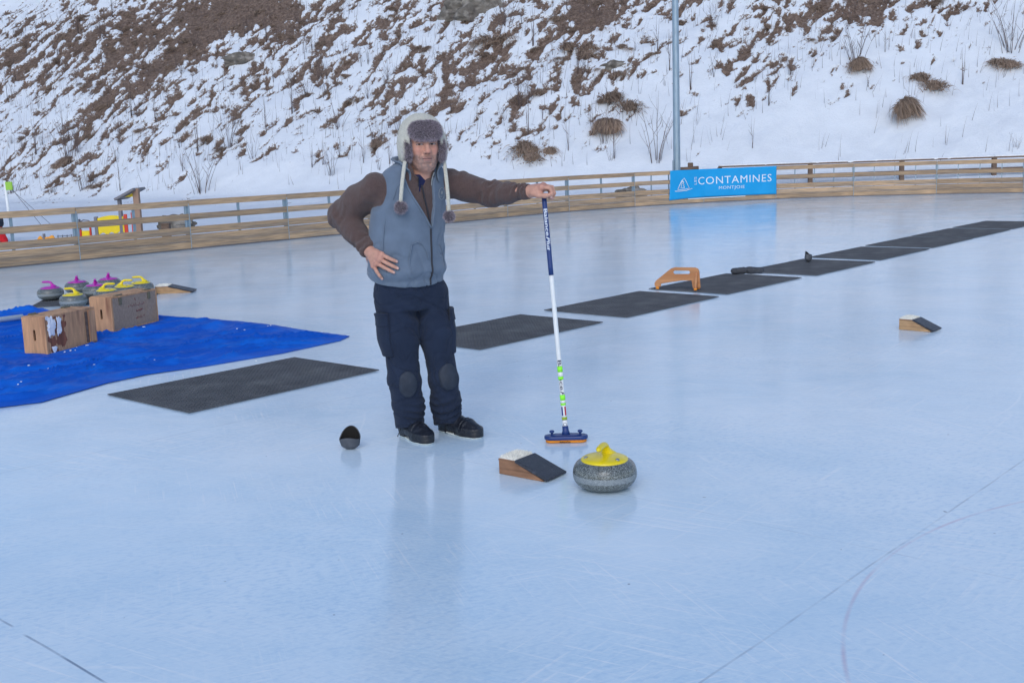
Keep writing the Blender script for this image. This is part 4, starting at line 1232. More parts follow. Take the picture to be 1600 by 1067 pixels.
def cup_mesh(wt, wb, dt, db, hf, hs, hb, seed):
    """toe part of an overshoe standing on its nose: an open cup with a wavy rim"""
    n, rows = 48, 12; V, Fc = [], []
    for j in range(rows):
        f = j / (rows - 1)
        for i in range(n):
            t = 2 * math.pi * i / n; c, s_ = math.cos(t), math.sin(t)
            top = hs + (hf - hs) * max(0, -s_) ** 2.2 + (hb - hs) * max(0, s_) ** 1.4
            g_ = (min(1, f * 2.6 + .10) ** .55) if j else .25
            rx = (wb + (wt - wb) * f) * g_; ry = (db + (dt - db) * f) * g_
            w_ = 1 + .03 * float(noise3(c * 2 + seed, s_ * 2, f * 3))
            V.append((rx * c * w_, ry * s_ * w_, top * (1 - (1 - f) ** 1.0) * 1.0))
    for j in range(rows - 1):
        for i in range(n):
            i2 = (i + 1) % n; Fc.append((j * n + i, j * n + i2, (j + 1) * n + i2, (j + 1) * n + i))
    me = MB().add(V, Fc, 1, True).mesh("overshoe", fix=False)
    return me


def gripper(dims, loc, rot, label):
    o = link("rubber_gripper", cup_mesh(*dims), MT['cuprub'])
    s = o.modifiers.new("thick", 'SOLIDIFY'); s.thickness = .004; s.offset = 1
    o.location = loc; o.rotation_euler = rot
    q = [v * .95 for v in dims[:4]] + [v - .004 for v in dims[4:7]] + [dims[7]]
    link("inner_shade", cup_mesh(*q), MT['dark'], o, (0, 0, .003))  # black inner cup added to paint the shade inside the opening
    return tag(o, label, "gripper", "rubber gripper overshoes lying about")


gripper((.052, .040, .046, .036, .074, .056, .108, 0.), (-.855, 5.69, .001), (math.radians(7), 0, math.radians(-6)), "black rubber gripper standing open like a cup left of the man's shoes")
gripper((.050, .060, .036, .036, .080, .090, .125, 6.), (3.66, 13.80, .015), (math.radians(0), math.radians(8), math.radians(50)), "small grey rubber gripper standing upright on a mat in the row")

# ------------------------------------------------------------------ broom
BA_, BT_ = Vector((.262, 5.672, .035)), Vector((.187, 5.762, 1.262))
br = tag(empty("curling_broom", (.262, 5.672, 0)), "curling broom with blue and white shaft and navy head, held upright by the man", "broom")
bo = Vector(br.location)
bd = (BT_ - BA_); BL = bd.length; bd.normalize()
def BP(t): return BA_ + bd * (t * BL) - bo
RS = .0122
def shaft_piece(name, t0, t1, mat, r=RS, caps=True):
    n = max(2, int((t1 - t0) * 30))
    return MB().tube([BP(t0 + (t1 - t0) * i / n) for i in range(n + 1)], r, 20, caps=caps).build(name, MT[mat], br)


# t from the head (0) to the top (1)
shaft_piece("white_shaft", .06, .672, 'white'); shaft_piece("blue_shaft", .672, 1.0, 'navy_pl', RS + .0004)
_b = Vector((0, -1, 0)); side = bd.cross(_b).normalized(); front = side.cross(bd).normalized()
if front.y > 0: front = -front
side = bd.cross(front).normalized()
if side.x < 0: side = -side


def shaft_text(body, t_top, t_bot, mat, shear=0.0, width=.019, off=.0007, turn=.1):
    """lettering running down the shaft: text x points down, text up points to image right"""
    V2, Fc = text_mesh(body, 1.0, shear=shear, offset=.012, res=3, cuts=5)
    V2 = V2 - [V2[:, 0].min(), 0, 0]
    Lw = V2[:, 0].max(); y0, y1 = V2[:, 1].min(), V2[:, 1].max()
    P = []
    for v in V2:
        t = t_top + (t_bot - t_top) * v[0] / Lw
        w = (v[1] - (0 if y0 > -.05 else 0)) / .72 * width - width / 2
        ang = w / RS + turn
        P.append(BP(t) + (front * math.cos(ang) + side * math.sin(ang)) * (RS + off))
    me = bpy.data.meshes.new("lettering"); me.from_pydata([tuple(p) for p in P], [], Fc); me.update()
    return link("lettering", me, MT[mat], br)


shaft_text("Balance", .945, .835, 'txt_w', turn=.1); shaft_text("Plus", .831, .775, 'txt_w', .35, turn=.1)
shaft_text("Balance", .318, .192, 'txt_n', turn=.1); shaft_text("Plus", .188, .128, 'txt_n', .35, turn=.1)
for (t0, t1) in ((.268, .292), (.236, .249), (.149, .172), (.128, .137)):
    shaft_piece("neon_tape", t0, t1, 'neon', RS + .0016)
shaft_piece("clear_tape", .249, .268, 'white', RS + .0012); shaft_piece("clear_tape", .137, .149, 'white', RS + .0012)


def shaft_strip(name, t0, t1, a0, a1, mat, off):
    V = []; na = 6
    for i in range(2):
        for k in range(na + 1):
            an = a0 + (a1 - a0) * k / na; V.append(BP((t0, t1)[i]) + (front * math.cos(an) + side * math.sin(an)) * (RS + off))
    return link(name, MB().add(V, [(k, k + 1, na + 2 + k, na + 1 + k) for k in range(na)], 1, True).mesh(name), MT[mat], br)


shaft_strip("flag_stripe", .085, .122, -1.1, -.40, 'blueprint', .0009)
shaft_strip("flag_stripe", .085, .122, .30, 1.1, 'red', .0009)
shaft_piece("green_band", .066, .078, 'olive', RS + .0018)
shaft_piece("white_collar", .03, .064, 'white', RS + .0012)
cr = MB()
cp = BP(.047) + front * (RS + .0016)
cr.tube([cp + (side * math.cos(t) + bd * math.sin(t)) * .0085 - front * (.0032 * abs(math.cos(t))) for t in np.linspace(0, 2 * math.pi, 22)], .0011, 6)
cr.build("ring_print", MT['txt_n'], br)
hd = Matrix.Rotation(math.radians(-3), 3, 'Z')
def capsule2d(L_, W, n=12):
    r_ = W / 2; c = L_ / 2 - r_
    return [(c + r_ * math.cos(t), r_ * math.sin(t)) for t in np.linspace(-math.pi / 2, math.pi / 2, n)] + [(-c + r_ * math.cos(t), r_ * math.sin(t)) for t in np.linspace(math.pi / 2, 1.5 * math.pi, n)]
def slab(pts, z0, z1):
    m_ = MB(); n = len(pts)
    V = [hd @ Vector((x, y, z0)) for x, y in pts] + [hd @ Vector((x, y, z1)) for x, y in pts]
    return m_.add(V, [tuple(range(n - 1, -1, -1)), tuple(range(n, 2 * n))] + [(i, (i + 1) % n, n + (i + 1) % n, n + i) for i in range(n)])
q = slab(capsule2d(.212, .066), .002, .016).build("pad", MT['orange_pad'], br, bevel=.003)
V2, Fc = text_mesh("BalancePlus", .012, offset=.0004)
me = bpy.data.meshes.new("lettering"); V2 = V2 - [V2[:, 0].max() / 2, 0, 0]
me.from_pydata([tuple(hd @ Vector((v[0] - .006, -.0338, .0052 + v[1] * .8))) for v in V2], [], Fc); me.update(); link("lettering", me, MT['dark'], br)
hb_ = slab(capsule2d(.226, .074), .016, .036).build("head", MT['navy_pl'], br, bevel=.006)
slab([(x * 1, y) for x, y in capsule2d(.15, .05)], .036, .041).build("head_plate", MT['navy_pl'], br, bevel=.002)
for s in (-1, 1):
    MB().lathe([(.009, .03), (.006, .042), (.006, .048), (.013, .053), (.0135, .058), (.009, .062), (.002, .063)], 20, tuple(hd @ Vector((s * .073, 0, 0)))).build("knob", MT['navy_pl'], br)
MB().tube([(0, 0, .034), Vector((0, 0, 0)) + BP(.02), BP(.04)], [.024, .017, .0155], 18).build("ferrule", MT['navy_pl'], br)
# ------------------------------------------------------------------ implicit surfaces (for body and clothes)
class Field:
    def __init__(s, lo, hi, h):
        s.lo = np.array(lo, float); s.h = h
        s.n = np.ceil((np.array(hi) - s.lo) / h).astype(int) + 1
        s.ax = [s.lo[i] + h * np.arange(s.n[i]) for i in range(3)]
        s.val = np.full(tuple(s.n), .05, np.float32)

    def block(s, lo, hi):
        a = np.clip(np.floor((np.array(lo) - s.lo) / s.h).astype(int), 0, s.n); b = np.clip(np.ceil((np.array(hi) - s.lo) / s.h).astype(int) + 1, 0, s.n)
        sl = tuple(slice(a[i], b[i]) for i in range(3))
        if any(b[i] <= a[i] for i in range(3)): return None
        X, Y, Z = [s.ax[i][sl[i]] for i in range(3)]
        return sl, X[:, None, None], Y[None, :, None], Z[None, None, :]

    def comb(s, sl, d, k, op):
        v = s.val[sl]
        if op == 'add': s.val[sl] = smin(v, d, k)
        elif op == 'sub': s.val[sl] = -smin(-v, d, k)
        elif op == 'and': s.val[sl] = -smin(-v, -d, k)

    def cap(s, a, b, ra, rb=None, k=.02, op='add'):
        rb = ra if rb is None else rb; a = np.array(a, float); b = np.array(b, float); m = max(ra, rb) + k + .05
        q = s.block(np.minimum(a, b) - m, np.maximum(a, b) + m)
        if q is None: return s
        s.comb(q[0], d_cap(*q[1:], a, b, ra, rb), k, op); return s

    def chain(s, pts, k=.02):
        for (a, ra), (b, rb) in zip(pts[:-1], pts[1:]): s.cap(a, b, ra, rb, k)
        return s

    def ell(s, c, r, R=None, k=.02, op='add'):
        c = np.array(c, float); m = max(r) + k + .05
        q = s.block(c - m, c + m)
        if q is None: return s
        s.comb(q[0], d_ell(*q[1:], c, r, R), k, op); return s

    def fn(s, f, lo, hi, k=.01, op='add'):
        q = s.block(lo, hi); s.comb(q[0], f(*q[1:]), k, op); return s

    def mesh(s):
        return surface_nets(s.val, s.lo, s.h)


def smin(a, b, k):
    h = np.clip(.5 + .5 * (b - a) / k, 0, 1)
    return (b * (1 - h) + a * h - k * h * (1 - h)).astype(np.float32)


def d_cap(X, Y, Z, a, b, ra, rb):
    ab = np.asarray(b, float) - np.asarray(a, float); L2 = ab @ ab + 1e-12
    t = np.clip(((X - a[0]) * ab[0] + (Y - a[1]) * ab[1] + (Z - a[2]) * ab[2]) / L2, 0, 1)
    return np.sqrt((X - a[0] - t * ab[0]) ** 2 + (Y - a[1] - t * ab[1]) ** 2 + (Z - a[2] - t * ab[2]) ** 2) - (ra + (rb - ra) * t)


def d_ell(X, Y, Z, c, r, R=None):
    x, y, z = X - c[0], Y - c[1], Z - c[2]
    if R is not None:
        x, y, z = [x * R[0][i] + y * R[1][i] + z * R[2][i] for i in range(3)]
    k0 = np.sqrt((x / r[0]) ** 2 + (y / r[1]) ** 2 + (z / r[2]) ** 2); k1 = np.sqrt((x / r[0] ** 2) ** 2 + (y / r[1] ** 2) ** 2 + (z / r[2] ** 2) ** 2) + 1e-9
    return k0 * (k0 - 1) / k1


def surface_nets(val, lo, h):
    s = val < 0
    n = np.array(val.shape)
    c = np.zeros(tuple(n - 1), np.int8)
    corners = [(i, j, k) for i in (0, 1) for j in (0, 1) for k in (0, 1)]
    for (i, j, k) in corners:
        c += s[i:n[0] - 1 + i, j:n[1] - 1 + j, k:n[2] - 1 + k]
    act = np.argwhere((c > 0) & (c < 8))
    flat = np.ravel_multi_index(act.T, tuple(n - 1))
    cv = np.stack([val[act[:, 0] + i, act[:, 1] + j, act[:, 2] + k] for (i, j, k) in corners], 1).astype(float)
    P = np.zeros((len(act), 3)); W = np.zeros(len(act))
    for a in range(8):
        for ax in range(3):
            if corners[a][ax]: continue
            o = list(corners[a]); o[ax] = 1; b = corners.index(tuple(o))
            va, vb = cv[:, a], cv[:, b]; m = (va < 0) != (vb < 0)
            t = np.where(m, va / np.where(m, va - vb, 1), 0)
            for q in range(3):
                P[:, q] += np.where(m, corners[a][q] + (t if q == ax else 0), 0)
            W += m
    P = (P / W[:, None] + act) * h + lo
    Fs = []
    for ax in range(3):
        s0 = [slice(None)] * 3; s1 = [slice(None)] * 3; s0[ax] = slice(0, -1); s1[ax] = slice(1, None)
        e = np.argwhere(s[tuple(s0)] != s[tuple(s1)])
        o1, o2 = (ax + 1) % 3, (ax + 2) % 3
        e = e[(e[:, o1] > 0) & (e[:, o2] > 0) & (e[:, o1] < n[o1] - 1) & (e[:, o2] < n[o2] - 1)]
        ins = s[e[:, 0], e[:, 1], e[:, 2]]
        quad = []
        for (d1, d2) in ((-1, -1), (0, -1), (0, 0), (-1, 0)):
            q = e.copy(); q[:, o1] += d1; q[:, o2] += d2
            quad.append(np.searchsorted(flat, np.ravel_multi_index(q.T, tuple(n - 1))))
        q = np.stack(quad, 1); q[~ins] = q[~ins][:, ::-1]
        Fs.append(q)
    return P, np.concatenate(Fs)


def vnormals(V, Fq):
    a, b, c, d = (V[Fq[:, i]] for i in range(4))
    fn = np.cross(c - a, d - b); N = np.zeros_like(V)
    for i in range(4): np.add.at(N, Fq[:, i], fn)
    return N / (np.linalg.norm(N, axis=1)[:, None] + 1e-12)


def relax(V, Fq, it=1, f=.5):
    for _ in range(it):
        S = np.zeros_like(V); C = np.zeros(len(V))
        for i in range(4):
            for j in ((i + 1) % 4, (i + 3) % 4):
                np.add.at(S, Fq[:, i], V[Fq[:, j]]); np.add.at(C, Fq[:, i], 1)
        V = V + f * (S / C[:, None] - V)
    return V


def blades(pts, nrm, length, width, tilt, droop, rg, tone=(.6, 1.5), nseg=2, tip=.25):
    """fur or grass: thin tapered blades rooted at pts; returns verts, tri/quad faces as quads, tint"""
    n = len(pts)
    d = nrm + rg.normal(size=(n, 3)) * tilt; d /= np.linalg.norm(d, axis=1)[:, None]
    s = np.cross(d, rg.normal(size=(n, 3))); s /= np.linalg.norm(s, axis=1)[:, None] + 1e-9
    L_ = length * rg.uniform(.6, 1.25, n)[:, None]
    V = []; tn = []
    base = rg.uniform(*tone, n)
    for k in range(nseg + 1):
        f = k / nseg
        c = pts + d * L_ * f; c = c + np.array(droop) * (L_ * f * f)
        w = width * (1 - .85 * f) / 2
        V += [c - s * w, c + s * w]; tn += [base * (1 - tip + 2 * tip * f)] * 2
    V = np.stack(V, 1).reshape(-1, 3); tn = np.stack(tn, 1).reshape(-1)
    m = 2 * (nseg + 1); b = np.arange(n)[:, None] * m
    Fq = np.concatenate([b + np.array([[2 * k, 2 * k + 1, 2 * k + 3, 2 * k + 2]]) for k in range(nseg)])
    return V, Fq, tn


# ------------------------------------------------------------------ the man
ROOT = np.array([-.44, 5.87, 0.])
man = tag(empty("person", tuple(ROOT)), "man in grey-blue fleece vest and fur-trimmed hat, hand on hip, leaning on a broom", "person")
YAW = math.radians(40)
tf = np.array([math.sin(YAW), -math.cos(YAW)]); tl = np.array([math.cos(YAW), math.sin(YAW)])
#        z     cx     cy     a     b
TT = np.array([[.70, -.530, 5.885, .185, .130], [.78, -.530, 5.880, .195, .138], [.84, -.530, 5.875, .208, .150], [.90, -.532, 5.870, .214, .160], [.98, -.532, 5.870, .216, .164],
    [1.06, -.529, 5.875, .214, .160], [1.14, -.520, 5.880, .213, .152], [1.22, -.508, 5.885, .213, .143], [1.29, -.497, 5.885, .210, .132], [1.34, -.488, 5.885, .204, .120],
    [1.38, -.478, 5.882, .192, .106], [1.41, -.470, 5.880, .172, .094], [1.435, -.464, 5.878, .135, .084], [1.455, -.460, 5.876, .098, .076], [1.48, -.458, 5.874, .080, .070]])


def torso_pq(X, Y, Z):
    i = lambda k: np.interp(Z, TT[:, 0], TT[:, k])
    cx, cy = i(1), i(2)
    dx, dy = X - cx, Y - cy
    return dx * tl[0] + dy * tl[1], dx * tf[0] + dy * tf[1], i(3), i(4)


def d_torso(X, Y, Z, g=0.0):
    p, q, a, b = torso_pq(X, Y, Z)
    a = a + g; b = b + g
    k0 = np.sqrt((p / a) ** 2 + (q / b) ** 2); k1 = np.sqrt((p / a ** 2) ** 2 + (q / b ** 2) ** 2) + 1e-9
    return k0 * (k0 - 1) / k1 * 0.95 + 0 * Z


ZIP_OFF = .040


VE_Z = [1.06, 1.118, 1.15, 1.225, 1.28, 1.33, 1.37, 1.40, 1.44, 1.55]
VE_L = [.10, .043, .022, -.032, -.072, -.098, -.112, -.105, -.085, -.08]
VE_R = [-.02, .045, .052, .060, .054, .050, .052, .055, .06, .07]


def vest_edges(Z):
    l = np.interp(Z, VE_Z, VE_L); r = np.interp(Z, VE_Z, VE_R)
    return (l + r) / 2, (r - l) / 2


def vest_open(X, Y, Z):
    """<0 inside the open V at the front of the vest"""
    p, q, a, b = torso_pq(X, Y, Z)
    mid, w = vest_edges(Z)
    return np.maximum(np.abs(p - mid) - w, -q)


def vest_fn(X, Y, Z):
    d = d_torso(X, Y, Z)
    p, q, a, b = torso_pq(X, Y, Z)
    # gathered hem and a little blousing above it
    d = d - .010 * np.exp(-((Z - .90) / .028) ** 2) + .006 * np.exp(-((Z - .855) / .014) ** 2)
    # chest/pocket folds
    d = d - .004 * np.sin(34 * (Z + .35 * p) + 5 * p) * np.exp(-((p + .10) / .07) ** 2 - ((Z - 1.12) / .09) ** 2)
    hem = .848 - .030 * np.clip(q / b, -1, 1)
    d = -smin(-d, -(hem - Z), .008)
    cut = -smin(-(.184 + .10 * np.clip(1.30 - Z, 0, .1) - np.abs(p)), -(1.215 - Z), .06)
    d = -smin(-d, cut, .016)
    op = np.maximum(vest_open(X, Y, Z), -(d_torso(X, Y, Z) + .03))
    d = -smin(-d, op, .008)
    nk = np.sqrt((X + .452) ** 2 + (Y - 5.868) ** 2) - .083
    d = -smin(-d, np.maximum(nk, 1.36 - Z), .008)
    return d


def march(fn, x, z, off=0.0, y0=5.45, y1=6.0):
    ys = np.arange(y0, y1, .0015)
    d = fn(np.full_like(ys, x), ys, np.full_like(ys, z))
    k = np.argmax(d < off)
    return float(ys[k]) if (d < off).any() else 5.8


def cloth(name, V, Fq, mat, parent=man, col=None, smooth_it=0, root=ROOT):
    if smooth_it: V = relax(V, Fq, smooth_it)
    me = mesh_np(name, V - root, Fq, attr={"col": col} if col is not None else None)
    return link(name, me, MT[mat], parent)


# ---- vest
F_ = Field((-.80, 5.64, .79), (-.22, 6.12, 1.50), .0045)
F_.val[...] = vest_fn(F_.ax[0][:, None, None], F_.ax[1][None, :, None], F_.ax[2][None, None, :])
V, Q = F_.mesh(); V = relax(V, Q, 1)
N_ = vnormals(V, Q)
x, y, z = V.T
w1 = fbm(x * 7, y * 7, z * 4.5, 3); w2 = np.abs(noise3(x * 9 + 3, y * 9, z * 6))
V = V + N_ * (.0055 * w1 - .005 * np.exp(-(w2 / .07) ** 2) * sstep(1.35, 1.0, z))[:, None]
vest = cloth("vest", V, Q, 'vest')


def on_vest(x, z, off=.002):
    return np.array([x, march(vest_fn, x, z, .0) - off, z])


def pq_to_x(p, z, q_guess=.15):
    cx, cy = np.interp(z, TT[:, 0], TT[:, 1]), np.interp(z, TT[:, 0], TT[:, 2])
    return cx + tl[0] * p + tf[0] * q_guess, cy + tl[1] * p + tf[1] * q_guess


def radial(fn, p, z, off=.002):
    """point on a surface straight ahead of the torso axis at lateral offset p"""
    qs = np.arange(.26, 0, -.001)
    cx, cy = np.interp(z, TT[:, 0], TT[:, 1]), np.interp(z, TT[:, 0], TT[:, 2])
    X = cx + tl[0] * p + tf[0] * qs; Y = cy + tl[1] * p + tf[1] * qs
    d = fn(X, Y, np.full_like(X, z)); k = np.argmax(d < 0)
    q = qs[k] + off
    return np.array([cx + tl[0] * p + tf[0] * q, cy + tl[1] * p + tf[1] * q, z])


zp = [Vector(radial(vest_fn, ZIP_OFF + .004 * math.sin(z * 14), z, .0015) - ROOT) for z in np.linspace(.826, 1.112, 26)]
MB().tube(zp, .0048, 8).build("zip", MT['zip'], vest)
for sgn in (-1, 1):
    e = []
    for z in np.linspace(1.118, 1.37, 22):
        mid, w = [float(q) for q in vest_edges(np.array(z))]
        e.append(Vector(radial(d_torso, mid + sgn * (w + .004), z, .0025) - ROOT))
    MB().tube(e, .0052, 8).build("edge_binding", MT['vest'], vest)
# pocket seams on both front sides
for pts in ([(-.075, 1.04), (-.085, 1.0), (-.09, .95), (-.085, .90)], [(-.075, 1.04), (-.045, 1.052), (-.015, 1.04), (.012, 1.0), (.022, .96)], [(.105, 1.03), (.14, .98), (.155, .93), (.15, .895)]):
    P = np.array(pts); t = np.linspace(0, len(P) - 1, 22)
    e = [Vector(radial(vest_fn, float(np.interp(k, range(len(P)), P[:, 0])), float(np.interp(k, range(len(P)), P[:, 1])), .004) - ROOT) for k in t]
    MB().tube(e, .0026, 6).build("pocket_seam", MT['vest'], vest)
for pts in ([(-.186, 1.21), (-.192, 1.10), (-.195, 1.0), (-.19, .88)], [(-.11, 1.38), (-.15, 1.33), (-.165, 1.27)]):
    P = np.array(pts); t = np.linspace(0, len(P) - 1, 22)
    e = [Vector(radial(vest_fn, float(np.interp(k, range(len(P)), P[:, 0])), float(np.interp(k, range(len(P)), P[:, 1])), .002) - ROOT) for k in t]
    MB().tube(e, .0022, 6).build("seam", MT['vest'], vest)
# round embroidered badge on the chest
eb = MB()
cz, cp_ = 1.285, .118
eb.tube([Vector(radial(vest_fn, cp_ + .026 * math.cos(t), cz + .030 * math.sin(t), .004) - ROOT) for t in np.linspace(0, 2 * math.pi, 30)], .0012, 5)
for t in (0, .8, 1.57, 2.36): eb.tube([Vector(radial(vest_fn, cp_ + r_ * math.cos(t), cz + .004 + r_ * math.sin(t), .0045) - ROOT) for r_ in (-.009, 0, .009)], .0011, 5)
eb.tube([Vector(radial(vest_fn, cp_ + r_, cz - .014, .0045) - ROOT) for r_ in (-.012, 0, .012)], .0013, 5)
eb.build("chest_badge", MT['grey_trim'], vest)


# ---- collars (sheets round the neck)
def collar(name, mat, rx, ry, open_l, open_r, prof, thick, parent, zf, zbk, skew=0.0, seed=0.0):
    """prof: list of (radial offset, height); zf / zbk: base height in front / at the back"""
    n = 60; V = []; a0 = math.radians(open_r); a1 = math.radians(open_l)
    for i in range(n):
        ph = a0 + (2 * math.pi - a1 - a0) * i / (n - 1)
        c, s_ = math.cos(ph), math.sin(ph)
        zb = (zf + zbk) / 2 + (zf - zbk) / 2 * c + skew * s_
        endf = min(1, i / 5 + .6, (n - 1 - i) / 10 + .45)
        for j, (ro, hz_) in enumerate(prof):
            r_ = 1 + .02 * float(noise3(c * 2 + seed, s_ * 2, j * .4))
            off = tf * c * (ry + ro) * r_ + tl * s_ * (rx + ro) * r_
            V.append((-.452 + off[0], 5.868 + off[1], zb + hz_ * endf))
    o = link(name, mesh_np(name, np.array(V) - ROOT, grid_faces(n, len(prof))), MT[mat], parent)
    sd = o.modifiers.new("thick", 'SOLIDIFY'); sd.thickness = thick; sd.offset = 0
    sb = o.modifiers.new("round", 'SUBSURF'); sb.levels = 1; sb.render_levels = 1
    return o


# ---- sweater with sleeves
SHR, ELR, WRR = np.array([-.668, 5.790, 1.335]), np.array([-.862, 5.915, 1.190]), np.array([-.712, 5.757, 1.020])
SHL, ELL_, WRL = np.array([-.318, 6.000, 1.335]), np.array([-.080, 5.955, 1.272]), np.array([.112, 5.785, 1.283])


def arm(X, Y, Z, A, B, C, r, cutoff):
    m1 = A + (B - A) * .5; m2 = B + (C - B) * .45
    d = d_cap(X, Y, Z, A, m1, r[0], r[1])
    d = smin(d, d_cap(X, Y, Z, m1, B, r[1], r[2]), .03)
    e = smin(d_cap(X, Y, Z, B, m2, r[2], r[3]), d_cap(X, Y, Z, m2, C, r[3], r[4]), .03)
    u = (C - B) / np.linalg.norm(C - B)
    along = (X - C[0]) * u[0] + (Y - C[1]) * u[1] + (Z - C[2]) * u[2]
    near = np.maximum(e, along - cutoff)
    # a ribbed cuff a little tighter than the sleeve
    near = near + .006 * np.exp(-((along + .055) / .008) ** 2)
    return smin(d, near, .035)


def sweater_fn(X, Y, Z):
    d = np.maximum(d_torso(X, Y, Z, -.013), .88 - Z)
    d = smin(d, arm(X, Y, Z, SHR, ELR, WRR, (.072, .076, .069, .060, .043), .006), .035)
    d = smin(d, arm(X, Y, Z, SHL, ELL_, WRL, (.078, .069, .062, .052, .037), .004), .035)
    p, q, a, b = torso_pq(X, Y, Z)
    w = np.interp(Z, [1.30, 1.325, 1.345, 1.365, 1.385, 1.43], [-.04, -.008, .012, .027, .038, .060])
    op = np.maximum(np.abs(p + .008) - w, -q)
    op = np.maximum(op, -(d_torso(X, Y, Z, -.013) + .035))
    d = -smin(-d, op, .006)
    nk = np.sqrt((X + .452) ** 2 + (Y - 5.868) ** 2) - .070
    d = -smin(-d, np.maximum(nk, 1.37 - Z), .008)
    return d


F_ = Field((-.98, 5.64, .92), (.16, 6.14, 1.49), .0048)
F_.val[...] = sweater_fn(F_.ax[0][:, None, None], F_.ax[1][None, :, None], F_.ax[2][None, None, :])
V, Q = F_.mesh(); V = relax(V, Q, 1); N_ = vnormals(V, Q)


def arm_folds(V, A, B, C, side):
    """creases: rings that bunch at the elbow and above the cuff"""
    out = np.zeros(len(V))
    for (P0, P1, c0, amp, wl) in ((A, B, 1.0, .010, .055), (B, C, 0.0, .010, .05), (B, C, .86, .007, .034), (A, B, .30, .006, .08)):
        u = P1 - P0; L_ = np.linalg.norm(u); u = u / L_
        t = (V - P0) @ u; R_ = V - P0 - t[:, None] * u; rr = np.linalg.norm(R_, axis=1)
        e1 = np.cross(u, [0, 0, 1.]); e1 /= np.linalg.norm(e1); e2 = np.cross(u, e1)
        th = np.arctan2(R_ @ e2, R_ @ e1)
        m = np.exp(-((t - c0 * L_) / .085) ** 2) * (rr < .13) * sstep(-.05, .02, t) * sstep(L_ + .05, L_ - .02, t)
        ph = noise3(V[:, 0] * 9 + side, V[:, 1] * 9, V[:, 2] * 9) * 1.6
        s_ = noise3(t / wl * 1.5 + .5 * np.cos(th + side) + c0, 1.1 * np.cos(th) + side, 1.1 * np.sin(th)) * 1.5 + .35 * np.sin(2 * math.pi * t / wl + 1.4 * np.cos(th + side) + ph * 3)
        out += amp * m * (np.abs(s_) ** .8 * np.sign(s_)) * (.55 + .45 * np.cos(th - .8 * side))
    return out


dis = arm_folds(V, SHR, ELR, WRR, 1.0) + arm_folds(V, SHL, ELL_, WRL, -1.0)
dis += .005 * fbm(V[:, 0] * 10, V[:, 1] * 10, V[:, 2] * 10, 3)
V = V + N_ * dis[:, None]
sweater = cloth("sweater", V, Q, 'sweater')
zp = [Vector(radial(lambda X, Y, Z: d_torso(X, Y, Z, -.013), float(np.interp(z, [1.10, 1.15, 1.265, 1.335], [.045, .040, .002, -.016])), z, .003) - ROOT) for z in np.linspace(1.10, 1.335, 24)]
MB().tube(zp, .0045, 8).build("zip", MT['zip'], sweater)
collar("collar", 'sweater', .076, .072, 34, 20, [(.006, -.04), (.003, 0), (.006, .024), (.014, .048), (.024, .070)], .007, sweater, 1.350, 1.412, .022)
collar("collar", 'vest', .094, .090, 54, 36, [(.016, -.045), (.013, -.018), (.010, .012), (.016, .038), (.026, .058), (.036, .066), (.043, .062)], .008, vest, 1.376, 1.418, .004, 4.0)
# pale zip tape along the raised right-hand collar edge
for sgn, c_ in ((1, 'grey_trim'), (-1, 'zip')):
    e = []
    for k in range(12):
        f = k / 11
        ph = math.radians(20 if sgn > 0 else -34)
        rx, ry = .076 + .007 + .020 * f * f, .072 + .007 + .020 * f * f
        off = tf * math.cos(ph) * ry + tl * math.sin(ph) * rx
        zb = (1.350 + 1.412) / 2 + (1.350 - 1.412) / 2 * math.cos(ph) + .022 * math.sin(ph)
        e.append(Vector((-.452 + off[0], 5.868 + off[1], zb - .03 + .088 * f * .75)) - Vector(ROOT))
    MB().tube(e, .0026, 6).build("zip_tape", MT[c_], sweater)

# ---- t-shirt seen at the neck
F_ = Field((-.56, 5.76, 1.24), (-.35, 5.98, 1.40), .004)
F_.val[...] = np.maximum(np.maximum(d_torso(F_.ax[0][:, None, None], F_.ax[1][None, :, None], F_.ax[2][None, None, :], -.017),
                                    np.sqrt((F_.ax[0][:, None, None] + .447) ** 2 + (F_.ax[1][None, :, None] - 5.86) ** 2) - .080 - .5 * np.clip(1.36 - F_.ax[2][None, None, :], 0, 1)), F_.ax[2][None, None, :] - 1.388 + 0 * F_.ax[0][:, None, None])
V, Q = F_.mesh(); cloth("t_shirt", V, Q, 'tshirt', smooth_it=1)

# ---- trousers
HR_, KR_, AR_ = np.array([-.600, 5.845, .760]), np.array([-.572, 5.825, .330]), np.array([-.558, 5.880, .070])
HL_, KL_, AL_ = np.array([-.428, 5.915, .760]), np.array([-.372, 5.880, .320]), np.array([-.358, 5.950, .060])


